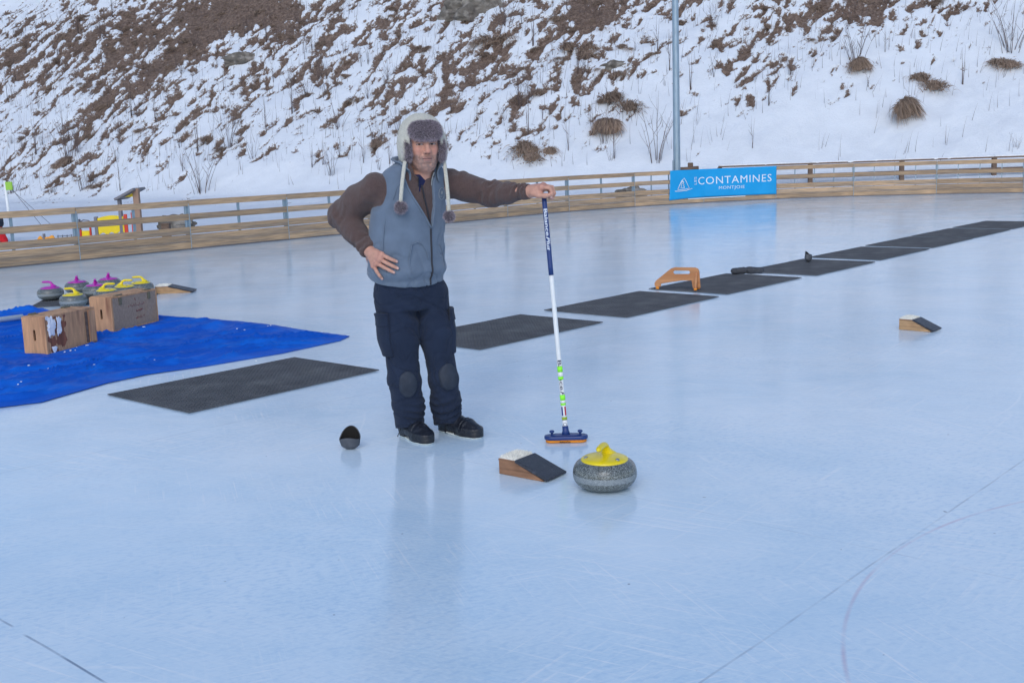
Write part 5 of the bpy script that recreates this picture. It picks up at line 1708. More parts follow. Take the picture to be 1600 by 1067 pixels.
def trouser_fn(X, Y, Z):
    pel = np.maximum(d_torso(X, Y, Z, -.004) + .016 * np.clip((Z - .80) / .04, 0, 1), Z - .90)
    pel = np.maximum(pel, .70 - Z)
    def leg(H_, K_, A_, r):
        m1 = H_ + (K_ - H_) * .45; m2 = K_ + (A_ - K_) * .5
        d = smin(d_cap(X, Y, Z, H_, m1, r[0], r[1]), d_cap(X, Y, Z, m1, K_, r[1], r[2]), .05)
        e = smin(d_cap(X, Y, Z, K_, m2, r[2], r[3]), d_cap(X, Y, Z, m2, A_ - np.array([0, 0, .06]), r[3], r[4]), .05)
        return smin(d, e, .05)
    R_ = leg(HR_, KR_, AR_, (.110, .099, .078, .075, .081)); L_ = leg(HL_, KL_, AL_, (.106, .088, .069, .070, .080))
    lg = smin(R_, L_, .004)
    d = smin(pel, lg, .022)
    d = np.maximum(d, Z - .89)
    hem = .076 + .20 * np.clip(5.845 - Y, -.08, .12) * .5 + .02
    hem = np.where(X > -.455, .050 + .30 * np.clip(5.93 - Y, -.1, .1), .055 + .30 * np.clip(5.86 - Y, -.1, .1))
    d = -smin(-d, -(hem - Z), .006)
    return d


F_ = Field((-.76, 5.66, .03), (-.22, 6.08, .92), .0048)
F_.val[...] = trouser_fn(F_.ax[0][:, None, None], F_.ax[1][None, :, None], F_.ax[2][None, None, :])
V, Q = F_.mesh(); V = relax(V, Q, 1); N_ = vnormals(V, Q)
x, y, z = V.T
sideL = x > np.interp(z, [0, .5, .75], [-.455, -.47, -.50])
cxl = np.where(sideL, np.interp(z, [.06, .32, .76], [AL_[0], KL_[0], HL_[0]]), np.interp(z, [.07, .33, .76], [AR_[0], KR_[0], HR_[0]]))
cyl = np.where(sideL, np.interp(z, [.06, .32, .76], [AL_[1], KL_[1], HL_[1]]), np.interp(z, [.07, .33, .76], [AR_[1], KR_[1], HR_[1]]))
th = np.arctan2(y - cyl, x - cxl)
ph = 1.3 * noise3(x * 6, y * 6, z * 5 + sideL * 7)
s_ = np.sin(2 * math.pi * (z + .03 * np.cos(th + 1 + sideL)) / .075 + ph * 2.2)
dis = .0125 * (1 - 1.7 * np.abs(s_)) * np.exp(-((z - .155) / .062) ** 2) * (.5 + .5 * np.cos(th - (.2 if True else 0) + 2.0 * sideL)) * sstep(.06, .10, z)
s2 = np.sin(2 * math.pi * (z * 1.0 + .06 * np.cos(th * 1.0 + 2.6)) / .11 + ph * 2)
dis += .003 * s2 * np.exp(-((z - .34) / .08) ** 2)
rad = np.hypot(x + .475, y - 5.78)
s3 = np.sin(2 * math.pi * (z - .55 * np.abs(x + .475)) / .085 + ph * 1.6)
dis += .0065 * s3 * np.exp(-((z - .66) / .11) ** 2) * np.exp(-(np.abs(x + .475) / .10) ** 2)
wr = np.abs(noise3(x * 5 + 2, y * 5, z * 7)); dis -= .0055 * np.exp(-(wr / .05) ** 2)
wr2 = np.abs(noise3(x * 9 + .5 * z, y * 9 + 4, z * 13 + 3 * x)); dis -= .0035 * np.exp(-(wr2 / .05) ** 2)
dis += .0042 * fbm(x * 6, y * 6, z * 3, 3)
V = V + N_ * dis[:, None]
trousers = cloth("trousers", V, Q, 'trouser')


def patch(name, mat, c, r, R, off, h=.0042, noise_amp=.0, flat=None):
    """a piece sewn on the trousers: their surface grown by off, cut to a rounded box round c (axes R)"""
    c = np.array(c); m = max(r) + .03
    F2 = Field(c - m, c + m, h)
    X, Y, Z = F2.ax[0][:, None, None], F2.ax[1][None, :, None], F2.ax[2][None, None, :]
    d = trouser_fn(X, Y, Z) - off
    u = [(X - c[0]) * R[i][0] + (Y - c[1]) * R[i][1] + (Z - c[2]) * R[i][2] for i in range(3)]
    if flat == 'oval':
        e = (np.sqrt((u[0] / r[0]) ** 2 + (u[2] / r[2]) ** 2) - 1) * min(r[0], r[2])
    else:
        e = np.maximum(np.abs(u[0]) - r[0], np.abs(u[2]) - r[2])
    e = np.maximum(e, np.abs(u[1]) - r[1])
    F2.val[...] = -smin(-d, -e, .004) + 0 * X
    V, Q = F2.mesh()
    if len(Q) == 0: return None
    V = relax(V, Q, 1)
    x, y, z = V.T; N_ = vnormals(V, Q)
    V = V + N_ * (.004 * fbm(x * 8, y * 8, z * 8, 2))[:, None]
    return cloth(name, V, Q, mat, trousers)


def axes(az, tilt=0.0):
    """columns: sideways, outward, up for a patch facing azimuth az (0 = towards -y, positive = towards +x)"""
    o = np.array([math.sin(az), -math.cos(az), 0]); s_ = np.array([math.cos(az), math.sin(az), 0]); u_ = np.array([0, 0, 1.])
    s2, u2 = s_ * math.cos(tilt) + u_ * math.sin(tilt), u_ * math.cos(tilt) - s_ * math.sin(tilt)
    return [s2, o, u2]


patch("cargo_pocket", 'trouser', (-.668, 5.77, .545), (.056, .08, .085), axes(math.radians(-28), .06), .008)
patch("pocket_flap", 'trouser', (-.672, 5.77, .655), (.054, .08, .034), axes(math.radians(-28), .06), .014)
patch("cargo_pocket", 'trouser', (-.285, 5.925, .54), (.052, .06, .09), axes(math.radians(112), .0), .012)
patch("pocket_flap", 'trouser', (-.283, 5.925, .655), (.052, .06, .032), axes(math.radians(112), .0), .019)
patch("knee_patch", 'kneepad', (-.545, 5.745, .315), (.050, .05, .070), axes(math.radians(18), .05), .0065, flat='oval')
patch("knee_patch", 'kneepad', (-.322, 5.805, .335), (.050, .055, .072), axes(math.radians(45), .02), .0065, flat='oval')


# ---- shoes
def shoe(heel, toe, nm, lace_pts):
    heel = np.array([*heel, 0.]); toe = np.array([*toe, 0.])
    d = toe - heel; L_ = np.linalg.norm(d); ux = d / L_; uy = np.array([-ux[1], ux[0], 0])
    Wd = lambda x, y, z: heel + ux * x + uy * y + np.array([0, 0, z])
    o = tag(empty("shoe", tuple(heel - ROOT))); o.parent = man
    lo = np.minimum(heel, toe) - .08; hi = np.maximum(heel, toe) + .08
    G = Field((lo[0], lo[1], -.02), (hi[0], hi[1], .17), .0036)
    X, Y, Z = G.ax[0][:, None, None], G.ax[1][None, :, None], G.ax[2][None, None, :]
    lx = (X - heel[0]) * ux[0] + (Y - heel[1]) * ux[1]; ly = (X - heel[0]) * uy[0] + (Y - heel[1]) * uy[1]

    def d2(xx, yy):
        c = lambda a, b, ra, rb: d_cap(xx, yy, 0 * xx, (a[0], a[1], 0), (b[0], b[1], 0), ra, rb)
        return smin(smin(c((.036, 0), (.13, 0), .035, .037), c((.13, 0), (L_ - .095, .002), .037, .048), .03), c((L_ - .095, .002), (L_ - .042, -.002), .048, .040), .03)
    q = d2(lx, ly)
    # upper
    up = 0
    pts = [((.042, 0, .058), .036), ((.085, 0, .070), .037), ((.135, 0, .062), .038), ((L_ - .10, .002, .046), .041), ((L_ - .05, 0, .040), .036)]
    d3 = None
    for (a, ra), (b, rb) in zip(pts[:-1], pts[1:]):
        e = d_cap(lx, ly, Z + 0 * lx, a, b, ra, rb); d3 = e if d3 is None else smin(d3, e, .035)
    d3 = smin(d3, d_cap(lx, ly, Z + 0 * lx, (.05, 0, .07), (.052, 0, .125), .040, .042), .03)
    d3 = smin(d3, np.maximum(np.maximum(q - .001, Z - .050), .02 - Z), .03)
    d3 = np.maximum(d3, .024 - Z)
    G.val[...] = d3 + .0 * X
    V, Q = G.mesh(); V = relax(V, Q, 1); N_ = vnormals(V, Q); x, y, z = V.T
    lxv = (V - heel) @ ux
    V = V + N_ * (.002 * fbm(x * 22, y * 22, z * 22, 3) + .0022 * np.sin(lxv * 230 + 3 * noise3(x * 20, y * 20, z * 20)) * np.exp(-((lxv - (L_ - .105)) / .022) ** 2))[:, None]
    cloth("upper", V, Q, 'leather', o, root=heel)
    G.val[...] = np.maximum(np.maximum(q - .004, np.abs(Z - .020) - .0135) + .0 * X, -np.maximum(np.maximum(np.abs(lx - .115) - .035, Z - .022), -.1))
    V, Q = G.mesh(); V = relax(V, Q, 1); cloth("sole", V, Q, 'blk', o, root=heel)
    G.val[...] = np.maximum(q - .001, np.abs(Z - .0058) - .0048) + .0 * X
    V, Q = G.mesh(); V = relax(V, Q, 1); cloth("sole_slider", V, Q, 'slider', o, root=heel)
    lc = MB()
    top = lambda x: float(np.interp(x, [.08, .10, .135, .17, L_ - .10], [.112, .110, .102, .094, .089]))
    for i in range(4):
        x0 = .098 + .021 * i
        for s in (-1, 1):
            lc.tube([Wd(x0, -.026 * s, top(x0) - .012) - heel, Wd(x0 + .008, -.010 * s, top(x0) + .001) - heel, Wd(x0 + .014, .010 * s, top(x0 + .014) + .001) - heel, Wd(x0 + .021, .026 * s, top(x0 + .02) - .013) - heel], .0024, 6)
    for s in (-1, 1):
        lc.tube([Wd(.10, 0, top(.1) + .003) - heel, Wd(.105, .022 * s, top(.1) + .014) - heel, Wd(.125, .038 * s, top(.1) - .004) - heel, Wd(.122, .02 * s, top(.1) - .004) - heel, Wd(.10, 0, top(.1) + .003) - heel], .0024, 6)
    lc.tube([Wd(*p) - heel for p in lace_pts], .0022, 6)
    lc.build("laces", MT['lace'], o)
    tr = MB()
    for s in (-1, 1):
        tr.tube([Wd(.092, .036 * s, .088) - heel, Wd(.13, .0395 * s, .072) - heel, Wd(.165, .040 * s, .060) - heel], .0014, 5)
        tr.tube([Wd(.055, .0385 * s, .070) - heel, Wd(.085, .0395 * s, .055) - heel, Wd(.12, .0405 * s, .045) - heel], .0014, 5)
    tr.build("stitching", MT['grey_trim'], o)


shoe((-.605, 5.940), (-.440, 5.705), "shoe", [(.10, -.01, .108), (.085, -.045, .085), (.07, -.056, .05), (.055, -.066, .012)])
shoe((-.405, 6.015), (-.180, 5.795), "shoe", [(.10, -.01, .108), (.10, -.045, .080), (.10, -.058, .04), (.10, -.060, .008)])

# ---- body: head, neck, arms, hands, legs as one continuous surface
HS = 1.06; HY = math.radians(18); HP_ = math.radians(2)
H0 = np.array([-.423, 5.857, 1.540])
_f = np.array([math.sin(HY) * math.cos(HP_), -math.cos(HY) * math.cos(HP_), -math.sin(HP_)]); _l = np.array([math.cos(HY), math.sin(HY), 0]); _u = np.cross(_l, -_f) * 1.0
_u = np.cross(_f, _l); _u = _u if _u[2] > 0 else -_u
HR = np.stack([_l, _f, _u], 1)            # columns: his left, forward, up


def hw_(p, s=None): return H0 + HR @ (np.array(p, float) * (HS if s is None else s))


B_ = Field((-.95, 5.60, .0), (.29, 6.12, 1.68), .003)
def hel(c, r, k=.012, op='add'): B_.ell(hw_(c), [q * HS for q in r], HR, k, op)
def hcap(a, b, ra, rb=None, k=.010, op='add'): B_.cap(hw_(a), hw_(b), ra * HS, (rb if rb is not None else ra) * HS, k, op)


hel((0, -.012, .032), (.074, .094, .086))
hel((0, .018, -.035), (.066, .070, .086), .03)
hel((0, .050, .035), (.058, .034, .045), .03)
for s in (-1, 1):
    hcap((s * .060, -.005, -.060), (s * .028, .058, -.102), .018, .019, .03)
    hcap((s * .058, .030, -.018), (s * .036, .066, -.026), .015, .020, .025)
    hcap((s * .030, .066, -.060), (s * .026, .070, -.080), .018, .016, .02)
hel((0, .074, -.105), (.026, .018, .018), .02)
hel((0, .066, -.072), (.034, .026, .026), .02)
hcap((-.040, .072, .022), (.040, .072, .022), .013, .013, .018)
hcap((-.018, .082, .020), (.018, .082, .020), .009, .009, .012)
for s in (-1, 1):
    hel((s * .031, .095, .000), (.020, .014, .010), .012, 'sub')
    hel((s * .031, .067, .001), (.0145, .0145, .0125), .003)
    hcap((s * .016, .083, .011), (s * .046, .074, .0105), .0062, .0052, .005)
    hcap((s * .018, .079, -.0115), (s * .042, .073, -.0115), .0045, .004, .006)
hcap((0, .087, .014), (0, .107, -.025), .0090, .0125, .012)
hel((0, .111, -.032), (.0135, .012, .011), .008)
for s in (-1, 1):
    hel((s * .0155, .098, -.0355), (.0085, .012, .009), .007)
    hel((s * .0075, .107, -.0435), (.0035, .005, .0022), .003, 'sub')
    hcap((s * .021, .096, -.036), (s * .035, .081, -.066), .0018, .0022, .012, 'sub')
hel((0, .090, -.0620), (.022, .009, .0045), .006)
hel((0, .088, -.0735), (.019, .0100, .0058), .006)
hcap((-.024, .090, -.0685), (0, .0995, -.0668), .0016, .0018, .004, 'sub'); hcap((0, .0995, -.0668), (.022, .090, -.0690), .0018, .0016, .004, 'sub')
hcap((-.016, .088, -.090), (.016, .088, -.090), .0035, .0035, .010, 'sub')
for s in (-1, 1):
    hel((s * .079, .012, -.012), (.010, .018, .030), .008)
NB = np.array([-.455, 5.880, 1.345])
B_.chain([(hw_((0, -.022, -.050)), .058), ((hw_((0, -.022, -.050)) + NB) / 2 + np.array([0, -.002, 0]), .058), (NB, .064), (np.array([-.49, 5.88, 1.25]), .10), (np.array([-.52, 5.88, 1.05]), .115), (np.array([-.525, 5.875, .85]), .115)], .03)
B_.cap(hw_((0, .045, -.105)), hw_((0, .004, -.15)), .030, .030, .035)
for A, Bq, C in ((SHR, ELR, WRR), (SHL, ELL_, WRL)):
    B_.chain([(np.array([-.48, 5.88, 1.28]), .09), (A, .055), ((A + Bq) / 2, .048), (Bq, .042), (Bq + (C - Bq) * .35, .042), (C, .027)], .03)
for A, K_, C in ((HR_, KR_, AR_), (HL_, KL_, AL_)):
    B_.chain([(np.array([-.525, 5.875, .82]), .11), (A, .085), ((A + K_) / 2, .074), (K_, .052), (K_ + (C - K_) * .4, .054), (C, .030)], .03)
B_.cap(AR_, (-.50, 5.79, .055), .030, .026, .02); B_.cap(AL_, (-.29, 5.90, .055), .030, .026, .02)


def fingers(wrist, mcps, tips, rads, mid_lift, thumb, palm_r=(.027, .0155), thick=.010):
    wrist = np.array(wrist)
    for m_, r_ in zip(mcps, rads):
        B_.cap(wrist, m_, palm_r[0], r_ * 1.30, .014)
    for a, b in zip(mcps[:-1], mcps[1:]): B_.cap(a, b, rads[0] * 1.2, rads[0] * 1.2, .010)
    for pts, r_ in zip(tips, rads):
        for i in range(len(pts) - 1):
            ra = r_ * (1 - .09 * i); rb = r_ * (1 - .09 * (i + 1))
            B_.cap(pts[i], pts[i + 1], ra, rb, .0035)
    for i in range(len(thumb) - 1):
        B_.cap(thumb[i][0], thumb[i + 1][0], thumb[i][1], thumb[i + 1][1], .008)


# right hand spread over the vest at his hip
def hv(x, z, off): return on_vest(x, z, off)
rM = [hv(-.640, 1.000, .020), hv(-.650, .977, .024), hv(-.667, .957, .023), hv(-.686, .942, .020)]
rE = [(-.566, .962), (-.563, .928), (-.582, .908), (-.645, .876)]
rT = []
for m_, e_, lift in zip(rM, rE, (.018, .018, .018, .017)):
    mids = [m_ + (np.array([e_[0], 0, e_[1]]) - np.array([m_[0], 0, m_[2]])) * f for f in (.42, .74, 1.0)]
    pts = [m_]
    for f, q in zip((.42, .74, 1.0), mids):
        pts.append(hv(q[0], q[2], (.021, .016, .0095)[(0.42, .74, 1.0).index(f)]))
    rT.append(pts)
fingers(WRR + (WRR - ELR) / np.linalg.norm(WRR - ELR) * .012, rM, rT, (.0112, .0114, .0108, .0098), 0, [(np.array([-.706, 5.775, .995]), .020), (np.array([-.722, 5.815, .968]), .014), (np.array([-.727, 5.850, .950]), .0105)])
# left hand folded over the top of the broom
BT = np.array(BT_)
lM = [np.array([.176, 5.728, 1.306]), np.array([.186, 5.750, 1.312]), np.array([.184, 5.773, 1.309]), np.array([.176, 5.793, 1.302])]
lT = [[lM[0], np.array([.216, 5.722, 1.300]), np.array([.228, 5.724, 1.275]), np.array([.222, 5.728, 1.253])],
      [lM[1], np.array([.229, 5.748, 1.302]), np.array([.240, 5.748, 1.272]), np.array([.230, 5.750, 1.246])],
      [lM[2], np.array([.226, 5.774, 1.298]), np.array([.236, 5.772, 1.268]), np.array([.224, 5.772, 1.244])],
      [lM[3], np.array([.212, 5.794, 1.290]), np.array([.221, 5.792, 1.266]), np.array([.212, 5.788, 1.248])]]
fingers(WRL + np.array([.012, -.004, .002]), lM, lT, (.0108, .0112, .0106, .0094), 0,
        [(np.array([.132, 5.752, 1.276]), .020), (np.array([.160, 5.728, 1.266]), .0145), (np.array([.190, 5.722, 1.262]), .0118), (np.array([.214, 5.716, 1.266]), .0098)])
B_.ell((.158, 5.762, 1.290), (.034, .034, .022), None, .02)
V, Q = B_.mesh(); del B_
V = relax(V, Q, 1, .35)
# colour of the skin, brows, eyes, lips and stubble
head = V[:, 2] > 1.37
# finer skin on the front of the head so that the small features stay crisp
me = mesh_np("body", V - ROOT, Q)
bm = bmesh.new(); bm.from_mesh(me); bpy.data.meshes.remove(me)
bm.faces.ensure_lookup_table()
sel = set()
for f in bm.faces:
    c = f.calc_center_median()
    if c.z > 1.40:
        lc_ = HR.T @ (np.array(c) + ROOT - H0) / HS
        if lc_[1] > .045 and abs(lc_[0]) < .06 and -.10 < lc_[2] < .045:
            for e in f.edges: sel.add(e)
bmesh.ops.subdivide_edges(bm, edges=list(sel), cuts=1, use_grid_fill=True)
for f in bm.faces: f.smooth = True
me = bpy.data.meshes.new("body"); bm.to_mesh(me); bm.free()
V = np.zeros(len(me.vertices) * 3, np.float32); me.vertices.foreach_get("co", V); V = V.reshape(-1, 3).astype(float) + ROOT
LH = (V - H0) @ HR / HS
col = np.tile(np.array(lin(200, 150, 130)), (len(V), 1))


def blend(m, c):
    global col
    m = np.clip(m, 0, 1)[:, None]; col = col * (1 - m) + np.array(c) * m


x, y, z = LH.T; ax_ = np.abs(x)
isface = (V[:, 2] > 1.38) & (y > .03) & (np.abs(x) < .09)
blend(isface * .45 * np.exp(-((ax_ - .042) / .018) ** 2 - ((z + .028) / .018) ** 2), lin(196, 122, 108))
blend(isface * .5 * np.exp(-(x / .014) ** 2 - ((z + .033) / .014) ** 2), lin(200, 128, 112))
n_ = noise3(x * 90, y * 90, z * 90)
st = isface * sstep(-.046, -.060, z - .25 * np.clip(ax_ - .03, 0, .05)) * (.60 + .30 * n_) * sstep(-.130, -.112, z)
blend(st, lin(118, 104, 101))
lip = isface * np.maximum(np.exp(-(((z + .0622) / .0034) ** 2)) * sstep(.024, .018, ax_), np.exp(-(((z + .0728) / .0044) ** 2)) * sstep(.021, .014, ax_)) * (y > .07)
blend(lip * .55, lin(172, 112, 106))
blend(isface * np.exp(-((z + .0674) / .0015) ** 2) * sstep(.025, .021, ax_) * .8, lin(84, 48, 46))
blend(isface * (np.hypot((ax_ - .0075) / .0045, (z + .0440) / .0028) < 1) * .6, lin(70, 38, 36))
# eyes
ez = .0005
eye = np.hypot((ax_ - .031) / .0148, (z - ez) / .0044)
blend(isface * sstep(1.28, 1.08, eye) * (z > ez - .003) * .95, lin(44, 32, 30))
blend(isface * sstep(1.02, .90, eye), lin(158, 148, 146))
gx_ = -.0035
for s in (-1, 1):
    iris = np.hypot((x - s * .031 - gx_) / .0058, (z - ez - .0008) / .0058)
    blend(isface * sstep(1.15, .9, iris) * (eye < 1.02), lin(46, 32, 28))
bz = .0122 - .10 * np.clip(ax_ - .036, 0, .1) + .13 * np.clip(ax_ - .012, 0, .018)
brow = np.exp(-((z - bz) / .0052) ** 2) * sstep(.010, .016, ax_) * sstep(.056, .046, ax_) * (.75 + .3 * n_)
blend(isface * brow, lin(40, 32, 30))
blend(isface * .30 * np.exp(-((ax_ - .034) / .016) ** 2 - ((z + .014) / .006) ** 2), lin(168, 112, 104))
# short dark hair under the hat at the temple
blend((V[:, 2] > 1.45) * sstep(.046, .036, y) * sstep(-.022, -.008, z) * (ax_ > .05), lin(52, 44, 42))
# ruddy knuckles
for P in list(rM) + list(lM):
    d = np.linalg.norm(V - P, axis=1); blend(.35 * np.exp(-(d / .018) ** 2), lin(190, 112, 104))
d = np.linalg.norm(V - np.array([-.68, 5.74, .985]), axis=1); blend(.3 * np.exp(-(d / .03) ** 2) * (.5 + .8 * noise3(V[:, 0] * 150, V[:, 1] * 150, V[:, 2] * 150)), lin(168, 96, 100))
for pts in rT + lT:
    nrm_ = np.array(pts[-1]) - np.array(pts[-2]); nrm_ /= np.linalg.norm(nrm_)
    d = np.linalg.norm(V - (np.array(pts[-1]) + nrm_ * .002 + np.array([0, -.006, .003])), axis=1); blend(.7 * (d < .0062), lin(226, 186, 176))
a = me.attributes.new("col", 'FLOAT_COLOR', 'POINT'); a.data.foreach_set("color", np.concatenate([col, np.ones((len(col), 1))], 1).astype(np.float32).ravel())
link("body", me, MT['skin'], man)

# ---- hat: cream knitted trapper hat with fur brim and flaps
TS = 1.0
def hh_(p): return H0 + HR @ np.array(p, float)
G = Field(H0 - .20, H0 + .20, .004)
Xg, Yg, Zg = G.ax[0][:, None, None] - H0[0], G.ax[1][None, :, None] - H0[1], G.ax[2][None, None, :] - H0[2]
hx, hy, hz_ = [Xg * HR[0, i] + Yg * HR[1, i] + Zg * HR[2, i] for i in range(3)]


def hat_outer(x, y, z, g=0.0):
    d = d_ell(x, y, z, (0, -.014, .030), (.119 + g, .128 + g, .124 + g))
    for s in (-1, 1):
        d = smin(d, d_ell(x, y, z, (s * .104, .006, -.035), (.021 + g, .060 + g, .066 + g)), .03)
    return d


d = hat_outer(hx, hy, hz_)
d = -smin(-d, d_ell(hx, hy, hz_, (0, -.008, .010), (.088, .110, .100)), .01)      # room for the head
d = -smin(-d, np.maximum(np.maximum(np.abs(hx) - .078, hz_ - .035), -hy + .0), .012)    # opening for the face
d = -smin(-d, np.maximum(np.maximum(-hz_ - .085 + 0 * hx, np.abs(hx) - .075), hz_ + .06), .012)
d = np.where(hz_ < -.062, np.maximum(d, .085 - np.abs(hx)), d)
G.val[...] = d
V, Q = G.mesh(); V = relax(V, Q, 1); N_ = vnormals(V, Q); x, y, z = V.T
V = V + N_ * (.0026 * noise3(x * 95, y * 95, z * 95) + .003 * noise3(x * 30, y * 30, z * 30))[:, None]
hat = cloth("hat", V, Q, 'hat')
rg = np.random.default_rng(21)
LHt = (V - H0) @ HR
outer = (np.einsum('ij,ij->i', N_, V - H0) > .02)
pick = rg.choice(np.flatnonzero(outer), 9000)
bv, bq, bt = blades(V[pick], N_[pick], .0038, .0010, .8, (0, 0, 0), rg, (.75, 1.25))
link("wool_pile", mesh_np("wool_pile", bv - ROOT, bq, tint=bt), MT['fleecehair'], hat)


def fur_part(fn, lo, hi, name, n, ln, seed, parent, tone=(.45, 2.0)):
    K = Field(H0 - .20, H0 + .20, .005)
    K.val[...] = fn
    V, Q = K.mesh(); V = relax(V, Q, 1); N_ = vnormals(V, Q)
    o = cloth(name, V, Q, 'fur', parent)
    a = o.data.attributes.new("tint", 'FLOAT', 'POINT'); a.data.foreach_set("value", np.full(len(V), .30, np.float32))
    rg = np.random.default_rng(seed); pk = rg.choice(len(V), n)
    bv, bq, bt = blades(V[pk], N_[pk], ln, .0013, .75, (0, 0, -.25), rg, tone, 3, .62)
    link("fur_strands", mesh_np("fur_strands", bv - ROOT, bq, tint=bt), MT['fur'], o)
    return o


ax5 = Field(H0 - .20, H0 + .20, .005)
Xg, Yg, Zg = ax5.ax[0][:, None, None] - H0[0], ax5.ax[1][None, :, None] - H0[1], ax5.ax[2][None, None, :] - H0[2]
gx5, gy5, gz5 = [Xg * HR[0, i] + Yg * HR[1, i] + Zg * HR[2, i] for i in range(3)]
brim = np.maximum(hat_outer(gx5, gy5, gz5, .012), -hat_outer(gx5, gy5, gz5, -.012))
rb = np.sqrt((gx5 / .083) ** 2 + ((gz5 - .067) / .046) ** 2)
rb = ((np.abs(gx5) / (.083 - .16 * np.clip(gz5 - .06, 0, .06))) ** 3 + (np.abs(gz5 - .071) / .044) ** 3) ** (1 / 3.) * .05 - .05
brim = -smin(-brim, -np.maximum(rb, -gy5), .012)
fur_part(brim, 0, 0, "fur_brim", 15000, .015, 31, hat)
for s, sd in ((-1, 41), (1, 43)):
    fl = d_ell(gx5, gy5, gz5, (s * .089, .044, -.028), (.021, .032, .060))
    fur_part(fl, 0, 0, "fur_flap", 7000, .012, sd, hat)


def pompom(c, r_, seed, name="pompom"):
    rg = np.random.default_rng(seed)
    bm = bmesh.new(); bmesh.ops.create_icosphere(bm, subdivisions=3, radius=r_ * .72)
    me = bpy.data.meshes.new(name); bm.to_mesh(me); bm.free()
    a = me.attributes.new("tint", 'FLOAT', 'POINT'); a.data.foreach_set("value", np.full(len(me.vertices), .5, np.float32))
    o = link(name, me, MT['fur'], hat, tuple(np.array(c) - ROOT))
    for p in me.polygons: p.use_smooth = True
    d = rg.normal(size=(2600, 3)); d /= np.linalg.norm(d, axis=1)[:, None]
    bv, bq, bt = blades(d * r_ * .55, d, r_ * .5, .0016, .3, (0, 0, -.1), rg, (.4, 1.7), 2, .5)
    link("fur_strands", mesh_np("fur_strands", bv, bq, tint=bt), MT['fur'], o)


def cord(a, b, bow):
    a, b = np.array(a), np.array(b); n = 60
    q = MB()
    for k in range(3):
        P = []
        for i in range(n + 1):
            f = i / n; c = a + (b - a) * f + np.array(bow) * math.sin(math.pi * f)
            t = 2 * math.pi * (f * 9 + k / 3)
            P.append(Vector(c + np.array([.0052 * math.cos(t), .0052 * math.sin(t) * .8, 0]) - ROOT))
        q.tube(P, .0056, 8)
    q.build("cord", MT['hat'], hat)


def hang(x, z, off):
    """keep a cord just in front of the clothes"""
    y = min(march(vest_fn, x, z, 0.0), march(sweater_fn, x, z, 0.0))
    return np.array([x, y - off, z])


pR = hang(-.532, 1.232, .030); pL = hang(-.297, 1.175, .030)
cord(hh_((-.108, .062, -.082)), pR + [0, 0, .02], (0, -.030, 0)); cord(hh_((.106, .025, -.085)), pL + [0, 0, .02], (.004, -.02, 0))
pompom(pR, .036, 51); pompom(pL, .033, 53)
# ------------------------------------------------------------------ child playing in the snow, cut by the left edge of the view
cr_ = np.array([-9.50, 21.0, .07])
kid = tag(empty("person", tuple(cr_)), "child in red trousers and dark jacket bending over behind the fence at far left", "person")
K = Field(cr_ + np.array([-.65, -.35, -.02]), cr_ + np.array([.45, .35, 1.0]), .012)
hipc, chest_, hd_ = cr_ + [0, 0, .40], cr_ + [-.20, -.03, .58], cr_ + [-.36, -.06, .66]
K.chain([(hipc, .10), (chest_, .11), (hd_, .05)], .03); K.ell(hd_ + [-.06, -.01, .03], (.085, .08, .10), None, .02)
for s in (-1, 1):
    K.chain([(hipc + [s * .05, 0, -.03], .06), (cr_ + [s * .12, -.02, .22], .045), (cr_ + [s * .17, 0, .03], .035)], .02)
    K.chain([(chest_ + [0, s * .10, .0], .04), (cr_ + [-.26, s * .13, .40], .032), (cr_ + [-.30, s * .10, .26], .026)], .02)
    hnd = cr_ + np.array([-.30, s * .10, .26])
    for q in (-2, -1, 0, 1, 2): K.cap(hnd, hnd + [-.01 + .006 * q, .012 * q, -.06 + .008 * abs(q)], .014, .009, .006)
V, Q = K.mesh(); V = relax(V, Q, 1)
link("body", mesh_np("body", V - cr_, Q, attr={"col": np.tile(np.array(lin(205, 158, 140)), (len(V), 1))}), MT['skin'], kid)
K.val[...] = .05
K.chain([(hipc + [0, 0, -.08], .10), (hipc + [0, 0, -.10], .10)], .03)
for s in (-1, 1): K.chain([(hipc + [s * .05, 0, -.03], .085), (cr_ + [s * .12, -.02, .22], .075), (cr_ + [s * .17, 0, .07], .068)], .03)
V, Q = K.mesh(); V = relax(V, Q, 1); N_ = vnormals(V, Q); V = V + N_ * (.012 * fbm(V[:, 0] * 9, V[:, 1] * 9, V[:, 2] * 9, 2))[:, None]
link("trousers", mesh_np("trousers", V - cr_, Q), MT['redcloth'], kid)
K.val[...] = .05
K.chain([(hipc + [.02, 0, .02], .16), (chest_, .15), (hd_ + [.04, 0, -.02], .075)], .03)
for s in (-1, 1): K.chain([(chest_ + [0, s * .10, 0], .07), (cr_ + [-.26, s * .13, .40], .055), (cr_ + [-.30, s * .10, .29], .045)], .03)
V, Q = K.mesh(); V = relax(V, Q, 1); N_ = vnormals(V, Q); V = V + N_ * (.012 * fbm(V[:, 0] * 9, V[:, 1] * 9, V[:, 2] * 9, 2))[:, None]
link("jacket", mesh_np("jacket", V - cr_, Q), MT['darkcloth'], kid)
K.val[...] = .05
K.ell(hd_ + [-.065, -.01, .05], (.095, .09, .085), None, .02)
V, Q = K.mesh(); link("hat", mesh_np("hat", V - cr_, Q), MT['darkcloth'], kid)
for s in (-1, 1):
    K.val[...] = .05; K.cap(cr_ + [s * .17, .02, .045], cr_ + [s * .17 - .05, -.05, .03], .045, .035)
    V, Q = K.mesh(); link("boot", mesh_np("boot", V - cr_, Q), MT['blk'], kid)


